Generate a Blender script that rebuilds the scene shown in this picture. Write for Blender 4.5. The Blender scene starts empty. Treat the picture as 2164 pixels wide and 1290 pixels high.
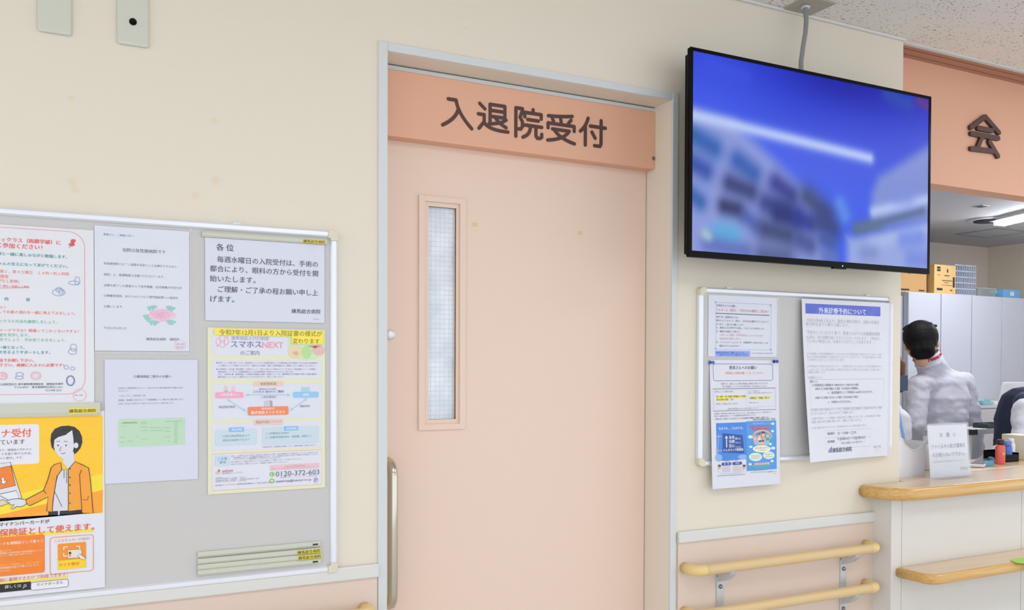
import bpy, bmesh, math, random
import numpy as np
from mathutils import Vector, Matrix, noise

SC = bpy.context.scene
COL = SC.collection
PI = math.pi
random.seed(7)

# ------------------------------------------------------------------ camera
F_PX, CX, CY, DIST, EYE = 1850.0, 1082.0, 794.53, 2.30, 1.45
_yaw, _pit, _rol = [math.radians(a) for a in (26.92, 0.847, 0.198)]
FW = Vector((math.sin(_yaw) * math.cos(_pit), math.cos(_yaw) * math.cos(_pit), -math.sin(_pit)))
_r = Vector((math.cos(_yaw), -math.sin(_yaw), 0))
_u = _r.cross(FW)
RT = _r * math.cos(_rol) + _u * math.sin(_rol)
UP = _u * math.cos(_rol) - _r * math.sin(_rol)
CAM = Vector((0, -DIST, EYE))
cd = bpy.data.cameras.new('camera')
cam = bpy.data.objects.new('camera', cd)
COL.objects.link(cam)
cam.matrix_world = Matrix(((RT.x, UP.x, -FW.x, CAM.x), (RT.y, UP.y, -FW.y, CAM.y), (RT.z, UP.z, -FW.z, CAM.z), (0, 0, 0, 1)))
cd.sensor_width = 36.0
cd.lens = 36.0 * F_PX / 2164.0
cd.shift_y = (CY - 645.0) / 2164.0
cd.clip_start = 0.05
SC.camera = cam

# ------------------------------------------------------------------ world, lamps, exposure
SC.view_settings.view_transform = 'Standard'
SC.view_settings.look = 'None'
SC.view_settings.gamma = 1.0
SC.view_settings.exposure = 0.2
SC.view_settings.use_curve_mapping = False
wd = bpy.data.worlds.new('world')
SC.world = wd
wd.use_nodes = True
wd.node_tree.nodes['Background'].inputs[0].default_value = (0.90, 0.96, 1.05, 1)
wd.node_tree.nodes['Background'].inputs[1].default_value = 1.36


def lamp(name, loc, sx, sy, watts, col=(0.94, 0.98, 1.04)):
    l = bpy.data.lights.new(name, 'AREA')
    l.shape = 'RECTANGLE'; l.size = sx; l.size_y = sy; l.energy = watts; l.color = col
    o = bpy.data.objects.new(name, l)
    o.location = loc
    COL.objects.link(o)
    return o


LW = 11
for lx, ly in ((-1.3, -2.0), (1.2, -2.0), (3.9, -1.7), (-1.3, -4.4), (1.2, -4.4), (3.9, -4.4)):
    lamp('lobby_ceiling_lamp', (lx, ly, 2.655), 1.2, 0.6, LW)
lamp('lobby_ceiling_lamp', (4.6, -1.0, 2.655), 1.2, 0.3, 8)
for lx, ly, lw in ((4.4, 0.95, 12), (6.2, 1.2, 5)):  # unseen fill lights, added to brighten the man's back and the cabinets
    lamp('office_fill_light', (lx, ly, 2.63), 1.2, 0.3, lw, (0.95, 0.98, 1.0))


# ------------------------------------------------------------------ helpers
def ray(px, py):
    return FW + RT * ((px - CX) / F_PX) + UP * ((CY - py) / F_PX)


def at(px, py, Y=0.0):                      # a measured photo point on the plane y = Y
    d = ray(px, py)
    return CAM + d * ((Y - CAM.y) / d.y)


def atz(px, py, Z):                         # the same on a level plane z = Z
    d = ray(px, py)
    return CAM + d * ((Z - CAM.z) / d.z)


def lin(c):
    c = c / 255.0
    return c / 12.92 if c <= 0.04045 else ((c + 0.055) / 1.055) ** 2.4


def L3(rgb):
    if isinstance(rgb, str):
        rgb = tuple(int(rgb[i:i + 2], 16) for i in (0, 2, 4))
    return (lin(rgb[0]), lin(rgb[1]), lin(rgb[2]), 1.0)


def mat(name, rgb, rough=0.5, metal=0.0, spec=0.5, coat=0.0, coat_r=0.1, alpha=1.0, emit=None, es=0.0, trans=0.0, bump=None):
    m = bpy.data.materials.new(name)
    m.use_nodes = True
    b = m.node_tree.nodes['Principled BSDF']
    b.inputs['Base Color'].default_value = L3(rgb)
    b.inputs['Roughness'].default_value = rough
    b.inputs['Metallic'].default_value = metal
    b.inputs['Specular IOR Level'].default_value = spec
    b.inputs['Coat Weight'].default_value = coat
    b.inputs['Coat Roughness'].default_value = coat_r
    b.inputs['Alpha'].default_value = alpha
    b.inputs['Transmission Weight'].default_value = trans
    if emit:
        b.inputs['Emission Color'].default_value = L3(emit)
        b.inputs['Emission Strength'].default_value = es
    if bump:                                 # (scale, strength, distance[, coat only])
        nt = m.node_tree
        tc = nt.nodes.new('ShaderNodeTexCoord'); nz = nt.nodes.new('ShaderNodeTexNoise'); bp = nt.nodes.new('ShaderNodeBump')
        nz.inputs['Scale'].default_value = bump[0]
        nz.inputs['Detail'].default_value = 3
        bp.inputs['Strength'].default_value = bump[1]
        bp.inputs['Distance'].default_value = bump[2]
        nt.links.new(tc.outputs['Object'], nz.inputs['Vector'])
        nt.links.new(nz.outputs['Fac'], bp.inputs['Height'])
        if len(bump) < 4:
            nt.links.new(bp.outputs['Normal'], b.inputs['Normal'])
        nt.links.new(bp.outputs['Normal'], b.inputs['Coat Normal'])
    return m


class MB:
    """collects shapes, then links them as ONE mesh object"""
    def __init__(s):
        s.v, s.f, s.m, s.sm, s.mats = [], [], [], [], []

    def mi(s, m):
        if m not in s.mats: s.mats.append(m)
        return s.mats.index(m)

    def add(s, vs, fs, m=None, smooth=False):
        o = len(s.v)
        s.v += [tuple(v) for v in vs]
        k = s.mi(m) if m else 0
        for f in fs:
            s.f.append([i + o for i in f]); s.m.append(k); s.sm.append(smooth)
        return s

    def box(s, x0, x1, y0, y1, z0, z1, m=None):
        v = [(x, y, z) for x in (x0, x1) for y in (y0, y1) for z in (z0, z1)]
        return s.add(v, [(0, 1, 3, 2), (4, 6, 7, 5), (0, 4, 5, 1), (2, 3, 7, 6), (0, 2, 6, 4), (1, 5, 7, 3)], m)

    def prism(s, pts, a, b, m=None, axis='z', smooth=False):
        """polygon pts (2D, counter-clockwise) extruded from a to b along axis"""
        def P(p, t):
            return {'z': (p[0], p[1], t), 'y': (p[0], t, p[1]), 'x': (t, p[0], p[1])}[axis]
        n = len(pts)
        v = [P(p, a) for p in pts] + [P(p, b) for p in pts]
        fs = [list(range(n))[::-1], list(range(n, 2 * n))]
        s.add(v, fs, m)
        o = len(s.v) - 2 * n
        for i in range(n):
            j = (i + 1) % n
            s.f.append([o + i, o + j, o + n + j, o + n + i]); s.m.append(s.mi(m) if m else 0); s.sm.append(smooth)
        return s

    def tube(s, path, r, m=None, n=14, caps=True):
        path = [Vector(p) for p in path]
        rs = r if isinstance(r, (list, tuple)) else [r] * len(path)
        rings, nrm = [], None
        for i, p in enumerate(path):
            t = (path[min(i + 1, len(path) - 1)] - path[max(i - 1, 0)]).normalized()
            if nrm is None:
                nrm = t.orthogonal().normalized()
            nrm = (nrm - t * nrm.dot(t)).normalized()
            bn = t.cross(nrm)
            rings.append([p + (nrm * math.cos(2 * PI * k / n) + bn * math.sin(2 * PI * k / n)) * rs[i] for k in range(n)])
        v = [q for rg in rings for q in rg]
        fs = []
        for i in range(len(path) - 1):
            for k in range(n):
                a = i * n + k; b2 = i * n + (k + 1) % n
                fs.append((a, b2, b2 + n, a + n))
        s.add(v, fs, m, True)
        if caps:
            o = len(s.v) - len(v)
            for rg in (list(range(n))[::-1], [(len(path) - 1) * n + k for k in range(n)]):
                s.f.append([o + i for i in rg]); s.m.append(s.mi(m) if m else 0); s.sm.append(False)
        return s

    def lathe(s, c, prof, m=None, n=24, axis='z', sx=1.0, sy=1.0):
        """prof = [(radius, height)] turned about axis through c"""
        v = []
        for r, h in prof:
            for k in range(n):
                a = 2 * PI * k / n
                p = {'z': (r * math.cos(a) * sx, r * math.sin(a) * sy, h), 'y': (r * math.cos(a) * sx, h, r * math.sin(a) * sy), 'x': (h, r * math.cos(a) * sx, r * math.sin(a) * sy)}[axis]
                v.append((c[0] + p[0], c[1] + p[1], c[2] + p[2]))
        fs = []
        for i in range(len(prof) - 1):
            for k in range(n):
                a = i * n + k; b = i * n + (k + 1) % n
                fs.append((a, b, b + n, a + n))
        s.add(v, fs, m, True)
        o = len(s.v) - len(v)
        for rg in ([k for k in range(n)][::-1], [(len(prof) - 1) * n + k for k in range(n)]):
            s.f.append([o + i for i in rg]); s.m.append(s.mi(m) if m else 0); s.sm.append(True)
        return s

    def sphere(s, c, r, m=None, n=16, sc=(1, 1, 1)):
        prof = [(max(1e-5, r * math.sin(PI * i / n)), -r * math.cos(PI * i / n)) for i in range(n + 1)]
        v0 = len(s.v)
        s.lathe((0, 0, 0), prof, m, n * 2)
        for i in range(v0, len(s.v)):
            p = s.v[i]; s.v[i] = (c[0] + p[0] * sc[0], c[1] + p[1] * sc[1], c[2] + p[2] * sc[2])
        return s

    def build(s, name, m=None, parent=None, bevel=0.0, seg=2, fix=True):
        me = bpy.data.meshes.new(name)
        me.from_pydata(s.v, [], s.f)
        ms = s.mats if s.mats else [m]
        for x in ms: me.materials.append(x)
        me.polygons.foreach_set('material_index', s.m)
        me.polygons.foreach_set('use_smooth', s.sm)
        if fix:
            bm = bmesh.new(); bm.from_mesh(me)
            bmesh.ops.recalc_face_normals(bm, faces=bm.faces)
            bm.to_mesh(me); bm.free()
        me.update()
        o = bpy.data.objects.new(name, me)
        COL.objects.link(o)
        if parent:
            o.parent = parent
            o.matrix_parent_inverse = Matrix.Translation(-Vector(parent.location))
        if bevel:
            md = o.modifiers.new('bevel', 'BEVEL')
            md.width = bevel; md.segments = seg; md.limit_method = 'ANGLE'; md.angle_limit = math.radians(40)
            md.harden_normals = False
        return o


def tag(o, label, cat, group=None):
    o['label'] = label; o['category'] = cat
    if group: o['group'] = group
    return o


def thing(name, label, cat, loc=(0, 0, 0), group=None):
    o = bpy.data.objects.new(name, None)
    o.empty_display_size = 0.05
    o.location = loc
    COL.objects.link(o)
    return tag(o, label, cat, group)


def struct(o, label=None):
    o['kind'] = 'structure'
    if label: o['label'] = label
    return o


# ------------------------------------------------------------------ materials of the room
def wall_material():
    m = mat('cream_wall', (231, 222, 204), 0.55, spec=0.3, bump=(420, 0.10, 0.0006))
    nt = m.node_tree; b = nt.nodes['Principled BSDF']
    tc = nt.nodes.new('ShaderNodeTexCoord')
    prev = None
    base = b.inputs['Base Color'].default_value[:]
    stain = L3((222, 202, 158))
    for (px, py, r) in ((150, 207, 0.010), (152, 385, 0.013), (158, 400, 0.012), (452, 255, 0.012), (455, 382, 0.016), (413, 413, 0.013), (985, 60, 0.006)):
        p = at(px, py, 0)
        ds = nt.nodes.new('ShaderNodeVectorMath'); ds.operation = 'DISTANCE'
        ds.inputs[1].default_value = p
        mr = nt.nodes.new('ShaderNodeMapRange')
        mr.inputs['From Min'].default_value = r * 0.3; mr.inputs['From Max'].default_value = r
        mr.inputs['To Min'].default_value = 0.4; mr.inputs['To Max'].default_value = 0.0
        mx = nt.nodes.new('ShaderNodeMix'); mx.data_type = 'RGBA'
        nt.links.new(tc.outputs['Object'], ds.inputs[0])
        nt.links.new(ds.outputs['Value'], mr.inputs['Value'])
        nt.links.new(mr.outputs['Result'], mx.inputs[0])
        if prev: nt.links.new(prev, mx.inputs[6])
        else: mx.inputs[6].default_value = base
        mx.inputs[7].default_value = stain
        prev = mx.outputs[2]
    nt.links.new(prev, b.inputs['Base Color'])
    return m


def ceiling_material():
    m = mat('mineral_ceiling', (238, 234, 228), 0.9, spec=0.1)
    nt = m.node_tree; b = nt.nodes['Principled BSDF']
    tc = nt.nodes.new('ShaderNodeTexCoord')
    mp = nt.nodes.new('ShaderNodeMapping'); mp.inputs['Scale'].default_value = (1.0, 2.2, 1.0)
    nz = nt.nodes.new('ShaderNodeTexNoise'); nz.inputs['Scale'].default_value = 62; nz.inputs['Detail'].default_value = 4
    nz2 = nt.nodes.new('ShaderNodeTexNoise'); nz2.inputs['Scale'].default_value = 9
    mu = nt.nodes.new('ShaderNodeMath'); mu.operation = 'MULTIPLY_ADD'; mu.inputs[1].default_value = 0.18
    rp = nt.nodes.new('ShaderNodeValToRGB')
    rp.color_ramp.elements[0].position = 0.315; rp.color_ramp.elements[0].color = L3((150, 142, 132))
    rp.color_ramp.elements[1].position = 0.40; rp.color_ramp.elements[1].color = L3((238, 234, 228))
    sb = nt.nodes.new('ShaderNodeMath'); sb.operation = 'SUBTRACT'; sb.inputs[1].default_value = 0.09
    nt.links.new(tc.outputs['Object'], mp.inputs[0]); nt.links.new(mp.outputs[0], nz.inputs['Vector']); nt.links.new(tc.outputs['Object'], nz2.inputs['Vector'])
    nt.links.new(nz2.outputs['Fac'], mu.inputs[0]); nt.links.new(nz.outputs['Fac'], mu.inputs[2])
    nt.links.new(mu.outputs[0], sb.inputs[0]); nt.links.new(sb.outputs[0], rp.inputs[0])
    nt.links.new(rp.outputs[0], b.inputs['Base Color'])
    bp = nt.nodes.new('ShaderNodeBump'); bp.inputs['Strength'].default_value = 0.3; bp.inputs['Distance'].default_value = 0.002
    nt.links.new(nz.outputs['Fac'], bp.inputs['Height']); nt.links.new(bp.outputs['Normal'], b.inputs['Normal'])
    return m


def wood_material(name, a, b_, scale=(1.2, 14, 30), rough=0.28):
    m = mat(name, a, rough, spec=0.5, coat=0.3, coat_r=0.12)
    nt = m.node_tree; b = nt.nodes['Principled BSDF']
    tc = nt.nodes.new('ShaderNodeTexCoord'); mp = nt.nodes.new('ShaderNodeMapping'); mp.inputs['Scale'].default_value = scale
    nz = nt.nodes.new('ShaderNodeTexNoise'); nz.inputs['Scale'].default_value = 3.0; nz.inputs['Detail'].default_value = 6; nz.inputs['Distortion'].default_value = 0.6
    rp = nt.nodes.new('ShaderNodeValToRGB')
    rp.color_ramp.elements[0].position = 0.35; rp.color_ramp.elements[0].color = L3(b_)
    rp.color_ramp.elements[1].position = 0.65; rp.color_ramp.elements[1].color = L3(a)
    nt.links.new(tc.outputs['Object'], mp.inputs[0]); nt.links.new(mp.outputs[0], nz.inputs['Vector'])
    nt.links.new(nz.outputs['Fac'], rp.inputs[0]); nt.links.new(rp.outputs[0], b.inputs['Base Color'])
    return m


M_wall = wall_material()
M_ceil = ceiling_material()
M_floor = mat('vinyl_floor', (210, 208, 204), 0.35)
M_white = mat('white_laminate', (224, 221, 214), 0.4)
M_frame = mat('white_steel', (214, 217, 216), 0.42, spec=0.4)
M_trim = mat('white_trim', (222, 221, 215), 0.42)
M_peach = mat('peach_panel', (226, 206, 190), 0.5, spec=0.35)
M_door = mat('peach_door', (237, 211, 192), 0.45, spec=0.4)
M_orange = mat('orange_panel', (231, 178, 148), 0.5, spec=0.35)
M_brown = mat('brown_letter', (82, 52, 44), 0.5)
M_track = mat('brown_track', (178, 128, 104), 0.5)
M_dark = mat('dark_gap', (26, 18, 14), 0.7)
M_alu = mat('aluminium', (232, 234, 240), 0.32, metal=0.35, spec=0.6)
M_alu2 = mat('satin_aluminium', (205, 210, 214), 0.38, metal=0.55)
M_steel = mat('polished_steel', (206, 198, 182), 0.16, metal=1.0)
M_screw = mat('screw_steel', (150, 140, 128), 0.3, metal=1.0)
M_cream = mat('cream_plastic', (222, 215, 192), 0.4)
M_plate = mat('plate_plastic', (212, 212, 198), 0.12, coat=0.6, coat_r=0.05)
M_rail = mat('handrail_vinyl', (223, 194, 142), 0.42)
M_cap = mat('handrail_cap', (236, 206, 140), 0.38)
M_wood = wood_material('blond_wood', (227, 201, 163), (218, 189, 150))
M_nose = wood_material('wood_nosing', (226, 184, 112), (208, 158, 86), scale=(1.5, 20, 60))
M_black = mat('black_plastic', (7, 7, 9), 0.2, spec=0.12)
M_felt = mat('grey_board_felt', (206, 203, 200), 0.8, spec=0.2)
M_bar = mat('sage_magnet_bar', (206, 207, 190), 0.45)
M_label = mat('yellow_label', (244, 222, 90), 0.5)
M_ink = mat('black_ink', (40, 38, 42), 0.6)

# ------------------------------------------------------------------ room shell
XE = 2.823                                   # where the wall ends and the counter opening starts
ZC = 2.68
struct(MB().box(-4.0, 8.6, -7.0, 3.75, -0.12, 0.0).build('floor', M_floor))
struct(MB().box(-4.0, 8.6, -7.0, 0.030, ZC, ZC + 0.1).build('ceiling', M_ceil), 'speckled mineral fibre ceiling')
struct(MB().box(XE, 8.6, 0.21, 3.75, 2.66, 2.76).build('ceiling_office', mat('office_ceiling', (206, 208, 214), 0.8)), 'plain grey white ceiling of the office behind the counter')
DX0, DX1, DZ = 0.782, 1.744, 2.301            # clear door opening
w = MB()
w.box(-4.0, DX0 - 0.02, 0.0, 0.205, 0, ZC)
w.box(DX0 - 0.02, DX1 + 0.02, 0.0, 0.205, DZ + 0.02, ZC)
w.box(DX1 + 0.02, XE, 0.0, 0.205, 0, ZC)
struct(w.build('wall_front', M_wall), 'cream lobby wall')
struct(MB().box(XE - 0.1, 8.6, 3.57, 3.75, 0, 2.76).build('wall_back', mat('office_wall', (236, 226, 216), 0.6)), 'back wall of the office')
struct(MB().box(8.5, 8.6, 0.0, 3.57, 0, 2.66).build('wall_right', M_wall), 'side wall of the office')
struct(MB().box(2.70, 2.80, 0.206, 3.57, 0, 2.66).build('wall_left', M_wall), 'office side wall behind the lobby wall')
# dark corridor behind the door is closed off by a plain back board
struct(MB().box(0.3, 2.4, 0.212, 0.23, 0, 2.66).build('wall_pocket', M_wall))

# ceiling edge bead
struct(MB().box(-4.0, XE + 0.004, -0.012, 0.0, ZC - 0.010, ZC).build('trim_1', M_trim, bevel=0.003), 'white bead between wall and ceiling')
struct(MB().box(XE + 0.001, 8.6, 0.012, 0.030, ZC - 0.006, ZC + 0.02).build('trim_2', M_frame), 'pale metal edge of the shutter track')

# dado panels, rails
for nm, x0, x1 in (('left', -4.0, 0.753), ('right', 1.774, 2.684)):
    struct(MB().box(x0, x1, -0.008, 0.0, 0.0, 0.866).build('wall_panel_' + nm, M_peach), 'peach dado panel on the ' + nm)
struct(MB().box(-4.0, 0.756, -0.016, 0.0, 0.863, 0.900).build('trim_3', M_trim, bevel=0.004), 'white dado rail left of the door')
struct(MB().box(1.772, 2.687, -0.016, 0.0, 0.863, 0.900).build('trim_4', M_trim, bevel=0.004), 'white dado rail right of the door')

# door casing
cz = MB()
cz.box(0.756, DX0, -0.006, 0.205, 0, 2.3245)
cz.box(DX1, 1.7665, -0.006, 0.205, 0, 2.3245)
cz.box(DX0, DX1, -0.004, 0.205, DZ, 2.3245)
casing = struct(cz.build('trim_5', M_frame, bevel=0.0015), 'white steel door casing')
M_jamb = mat('beige_jamb', (234, 224, 208), 0.5, spec=0.3)
jb = MB()
jb.box(DX0, DX0 + 0.0006, 0.003, 0.2, 0, DZ).box(DX1 - 0.0006, DX1, 0.003, 0.2, 0, DZ).box(DX0, DX1, 0.003, 0.2, DZ - 0.0006, DZ)
jb.build('jamb_lining', M_jamb, casing)['label'] = 'beige inner faces of the casing'
# header track strip
struct(MB().box(DX0, DX1, 0.090, 0.106, 2.285, 2.2965, M_frame).box(DX0, DX1, 0.104, 0.2, 2.293, 2.301, M_dark).build('trim_6'), 'pale strip above the door sign')

# ------------------------------------------------------------------ round-ended strokes for the big lettering
def stroke(mb, pts, wd_, org, sx, sz, Y, depth, m):
    """pts in glyph units (0..100, y down); org = top-left; drawn on plane y=Y, raised by depth"""
    P = [Vector((org[0] + p[0] * sx, org[1] - p[1] * sz)) for p in pts]
    r = wd_ * sz / 2

    def solid(poly):
        k = len(mb.f) * 4e-7
        mb.prism([(p.x, p.y) for p in poly], Y - depth - k, Y, m, axis='y')
    for i in range(len(P) - 1):
        a, b = P[i], P[i + 1]
        d = (b - a).normalized(); n = Vector((-d.y, d.x)) * r
        solid([a - n, b - n, b + n, a + n])
    for p in P:
        solid([p + Vector((math.cos(2 * PI * k / 20), math.sin(2 * PI * k / 20))) * r for k in range(20)])


def curve(p0, p1, p2, n=8):
    p0, p1, p2 = [Vector((*p, 0)) for p in (p0, p1, p2)]
    return [tuple((p0 * (1 - t) ** 2 + p1 * 2 * t * (1 - t) + p2 * t * t)[:2]) for t in [i / n for i in range(n + 1)]]


GLYPH = {
    '入': [[(22, 6), (46, 6)] + curve((46, 6), (52, 48), (95, 92), 8)] + [curve((52, 38), (44, 68), (5, 92), 8)],
    '退': [[(8, 6), (24, 22)], [(4, 42), (22, 42), (22, 66), (6, 90)], curve((22, 68), (34, 92), (96, 90), 8),
          [(40, 4), (86, 4), (86, 44), (40, 44)], [(40, 4), (40, 68)], [(40, 24), (86, 24)], [(36, 72), (66, 64)], curve((56, 46), (66, 64), (90, 76), 5), [(90, 50), (74, 62)]],
    '院': [[(8, 2), (8, 98)], [(8, 2), (30, 2), (30, 8), (22, 32), (30, 46), (30, 62), (24, 72), (17, 72)],
          [(66, 0), (66, 12)], [(38, 28), (38, 13), (94, 13), (94, 28)], [(48, 36), (84, 36)], [(38, 56), (96, 56)],
          curve((57, 58), (58, 86), (32, 98), 6), [(76, 58), (76, 88), (80, 95), (90, 95), (96, 90), (96, 80)]],
    '受': [[(6, 12)] + curve((6, 12), (50, 10), (88, 2), 4), [(20, 20), (24, 30)], [(48, 18), (50, 28)], [(84, 16), (74, 30)],
          [(5, 54), (5, 37), (95, 37), (95, 54)], [(20, 56), (78, 56)] + curve((78, 56), (60, 88), (4, 97), 8), curve((26, 58), (44, 86), (96, 98), 7)],
    '付': [curve((32, 4), (24, 34), (4, 52), 5), [(22, 34), (22, 98)], [(40, 30), (96, 30)], [(80, 6), (80, 88), (76, 96), (56, 96)], [(46, 50), (58, 70)]],
    '会': [[(50, 4), (6, 38)], [(50, 4), (94, 38)], [(28, 36), (72, 36)], [(8, 53), (92, 53)], [(42, 53), (26, 90)], [(8, 91), (80, 88)], [(64, 66), (92, 99)]],
}

# ------------------------------------------------------------------ sliding door
YD = 0.136
dr = MB()
gx0, gx1, gz0, gz1 = 0.957, 1.047, 1.279, 1.915
dr.box(0.66, gx0, YD, YD + 0.036, 0.012, 2.2)
dr.box(gx1, 1.7405, YD, YD + 0.036, 0.012, 2.2)
dr.box(gx0, gx1, YD, YD + 0.036, gz1, 2.2)
dr.box(gx0, gx1, YD, YD + 0.036, 0.012, gz0)
door = struct(dr.build('door_1', M_door), 'peach sliding door with a narrow wired glass window')


def frame_ring(mb, o, i, y0, y1, m=None):
    (ox0, ox1, oz0, oz1), (ix0, ix1, iz0, iz1) = o, i
    mb.box(ox0, ix0, y0, y1, oz0, oz1, m).box(ix1, ox1, y0, y1, oz0, oz1, m)
    mb.box(ix0, ix1, y0, y1, iz1, oz1, m).box(ix0, ix1, y0, y1, oz0, iz0, m)


def mitre_ring(mb, o, i, y_out, y_in, m=None):
    """four sloping mitred faces from the outer rectangle at y_out to the inner one at y_in"""
    (a0, a1, c0, c1), (b0, b1, d0, d1) = o, i
    v = [(a0, y_out, c0), (a1, y_out, c0), (a1, y_out, c1), (a0, y_out, c1), (b0, y_in, d0), (b1, y_in, d0), (b1, y_in, d1), (b0, y_in, d1)]
    mb.add(v, [(0, 1, 5, 4), (1, 2, 6, 5), (2, 3, 7, 6), (3, 0, 4, 7)], m)


O = (0.925, 1.076, 1.249, 1.944); I = (0.944, 1.057, 1.266, 1.928)
fr = MB()
frame_ring(fr, O, I, YD - 0.007, YD)
frame_ring(fr, I, (gx0, gx1, gz0, gz1), YD + 0.004, YD + 0.010)
fr.box(I[0], I[0] + 0.0005, YD - 0.007, YD + 0.006, I[2], I[3]).box(I[1] - 0.0005, I[1], YD - 0.007, YD + 0.006, I[2], I[3])
fr.build('window_frame', M_door, door, bevel=0.0015)
# wired obscure glass
mg = mat('wired_glass', (222, 232, 240), 0.25, spec=0.7, coat=0.5, coat_r=0.2, bump=(55, 0.5, 0.004))
nt = mg.node_tree; pb = nt.nodes['Principled BSDF']
tc = nt.nodes.new('ShaderNodeTexCoord'); sp = nt.nodes.new('ShaderNodeSeparateXYZ'); nt.links.new(tc.outputs['Object'], sp.inputs[0])
acc = None
for ax, pitch in ((0, 0.0145), (2, 0.0145)):
    dv = nt.nodes.new('ShaderNodeMath'); dv.operation = 'DIVIDE'; dv.inputs[1].default_value = pitch
    fc = nt.nodes.new('ShaderNodeMath'); fc.operation = 'FRACT'
    lt = nt.nodes.new('ShaderNodeMath'); lt.operation = 'LESS_THAN'; lt.inputs[1].default_value = 0.07
    nt.links.new(sp.outputs[ax], dv.inputs[0]); nt.links.new(dv.outputs[0], fc.inputs[0]); nt.links.new(fc.outputs[0], lt.inputs[0])
    if acc:
        mxm = nt.nodes.new('ShaderNodeMath'); mxm.operation = 'MAXIMUM'
        nt.links.new(acc, mxm.inputs[0]); nt.links.new(lt.outputs[0], mxm.inputs[1]); acc = mxm.outputs[0]
    else: acc = lt.outputs[0]
nzc = nt.nodes.new('ShaderNodeTexNoise'); nzc.inputs['Scale'].default_value = 14
nt.links.new(tc.outputs['Object'], nzc.inputs['Vector'])
rpc = nt.nodes.new('ShaderNodeValToRGB')
rpc.color_ramp.elements[0].position = 0.35; rpc.color_ramp.elements[0].color = L3((214, 224, 232))
rpc.color_ramp.elements[1].position = 0.65; rpc.color_ramp.elements[1].color = L3((238, 242, 250))
nt.links.new(nzc.outputs['Fac'], rpc.inputs[0])
mxc = nt.nodes.new('ShaderNodeMix'); mxc.data_type = 'RGBA'
nt.links.new(acc, mxc.inputs[0]); nt.links.new(rpc.outputs[0], mxc.inputs[6]); mxc.inputs[7].default_value = L3((192, 202, 214))
nt.links.new(mxc.outputs[2], pb.inputs['Base Color'])
gl = MB().box(gx0, gx1, YD + 0.016, YD + 0.022, gz0, gz1).build('wired_glass_pane', mg, door)
MB().box(gx0, gx1, YD + 0.0255, YD + 0.030, gz1 - 0.001, gz1).build('glazing_bead', M_alu2, door)
# tape remnants left on the door
M_tape = mat('tape_residue', (226, 200, 156), 0.6)
for px, py in ((1003, 475), (1226, 493)):
    p = at(px, py, YD)
    MB().box(p.x - 0.009, p.x + 0.009, YD - 0.0006, YD, p.z - 0.006, p.z + 0.006).build('tape_residue', M_tape, door)['label'] = 'yellowed tape remnant'
# D pull handle and lock turn
hx, hy = 0.829, YD - 0.052
pth = [(hx, YD, 1.150)] + [(hx, hy + 0.028 - 0.028 * math.sin(a), 1.150 + 0.026 - 0.026 * math.cos(a) * 0 - 0.0) for a in ()]
pth = [(hx, YD - 0.001, 1.160), (hx, YD - 0.022, 1.159), (hx, YD - 0.038, 1.153), (hx, YD - 0.048, 1.142), (hx, hy, 1.122)]
pth2 = [(x, y, 1.906 - z) for x, y, z in pth][::-1]
MB().tube(pth + pth2, 0.0145, None, 20).build('pull_handle', M_steel, door)['label'] = 'long polished steel pull handle'
MB().lathe((0.838, 0, 1.531), [(0.0145, YD), (0.0145, YD - 0.006), (0.0125, YD - 0.010), (0.006, YD - 0.012)], None, 24, 'y').build('lock_turn', M_alu, door)

# ------------------------------------------------------------------ door sign
YS = 0.089
sg = thing('door_sign', 'orange header sign board with brown lettering above the peach sliding door', 'sign', ((DX0 + DX1) / 2, YS, 2.096))
MB().box(DX0 + 0.001, DX1 - 0.001, YS, YD + 0.03, 2.0955, 2.2845).build('sign_board', M_orange, sg, bevel=0.001)
lt = MB()
boxes = [(932, 203, 1000, 278), (1008, 214, 1076, 286), (1085, 226, 1147, 297), (1155, 237, 1216, 306), (1224, 245, 1281, 314)]
for ch, (x0, y0, x1, y1) in zip('入退院受付', boxes):
    a = at(x0, y0, YS); b = at(x1, y1, YS)
    c0 = at((x0 + x1) / 2, y0, YS); 
    wdt = b.x - a.x
    zt, zb = at(x0, y0, YS).z, at(x1, y1, YS).z
    zt = max(zt, zb + 0.07)
    for s_ in GLYPH[ch]:
        stroke(lt, s_, 12.0, (a.x, zt), wdt / 100, (zt - zb) / 100, YS - 0.0002, 0.0008, M_brown)
lt.build('lettering', None, sg)
p = at(1381, 335, YS)
MB().lathe((p.x, 0, p.z), [(0.0065, YS), (0.0065, YS - 0.002), (0.004, YS - 0.003), (0.0035, YS - 0.0018)], None, 16, 'y').build('screw', M_screw, sg)

# ------------------------------------------------------------------ lintel sign over the counter
ov = thing('overhead_sign', 'long orange sign lintel with a raised brown character over the reception counter', 'sign', (5.0, 0.12, 2.19))
MB().box(XE + 0.001, 8.49, 0.12, 0.205, 2.188, 2.675).build('sign_board', M_orange, ov)
lt = MB()
a = at(2044, 238, 0.12); b = at(2110, 333, 0.12)
for s_ in GLYPH['会']:
    stroke(lt, s_, 12.5, (a.x, a.z), (b.x - a.x) / 100, (a.z - b.z) / 100, 0.1198, 0.012, M_brown)
lt.build('raised_lettering', None, ov)
st = thing('shutter_track', 'brown double slot shutter track along the ceiling above the overhead sign', 'track', (5.0, 0.07, 2.67))
tb = MB()
for y0, y1 in ((0.0315, 0.047), (0.054, 0.090), (0.097, 0.1185)):
    tb.box(XE + 0.001, 8.49, y0, y1, 2.672, 2.688)
tb.build('track_strip', M_track, st)
MB().box(XE + 0.001, 8.49, 0.0315, 0.1185, 2.690, 2.700).build('slot', M_dark, st)

# ------------------------------------------------------------------ lettering
_fc = bpy.data.curves.new('lettering', 'FONT')
_fo = bpy.data.objects.new('lettering', _fc)
COL.objects.link(_fo)
_cache = {}


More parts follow.
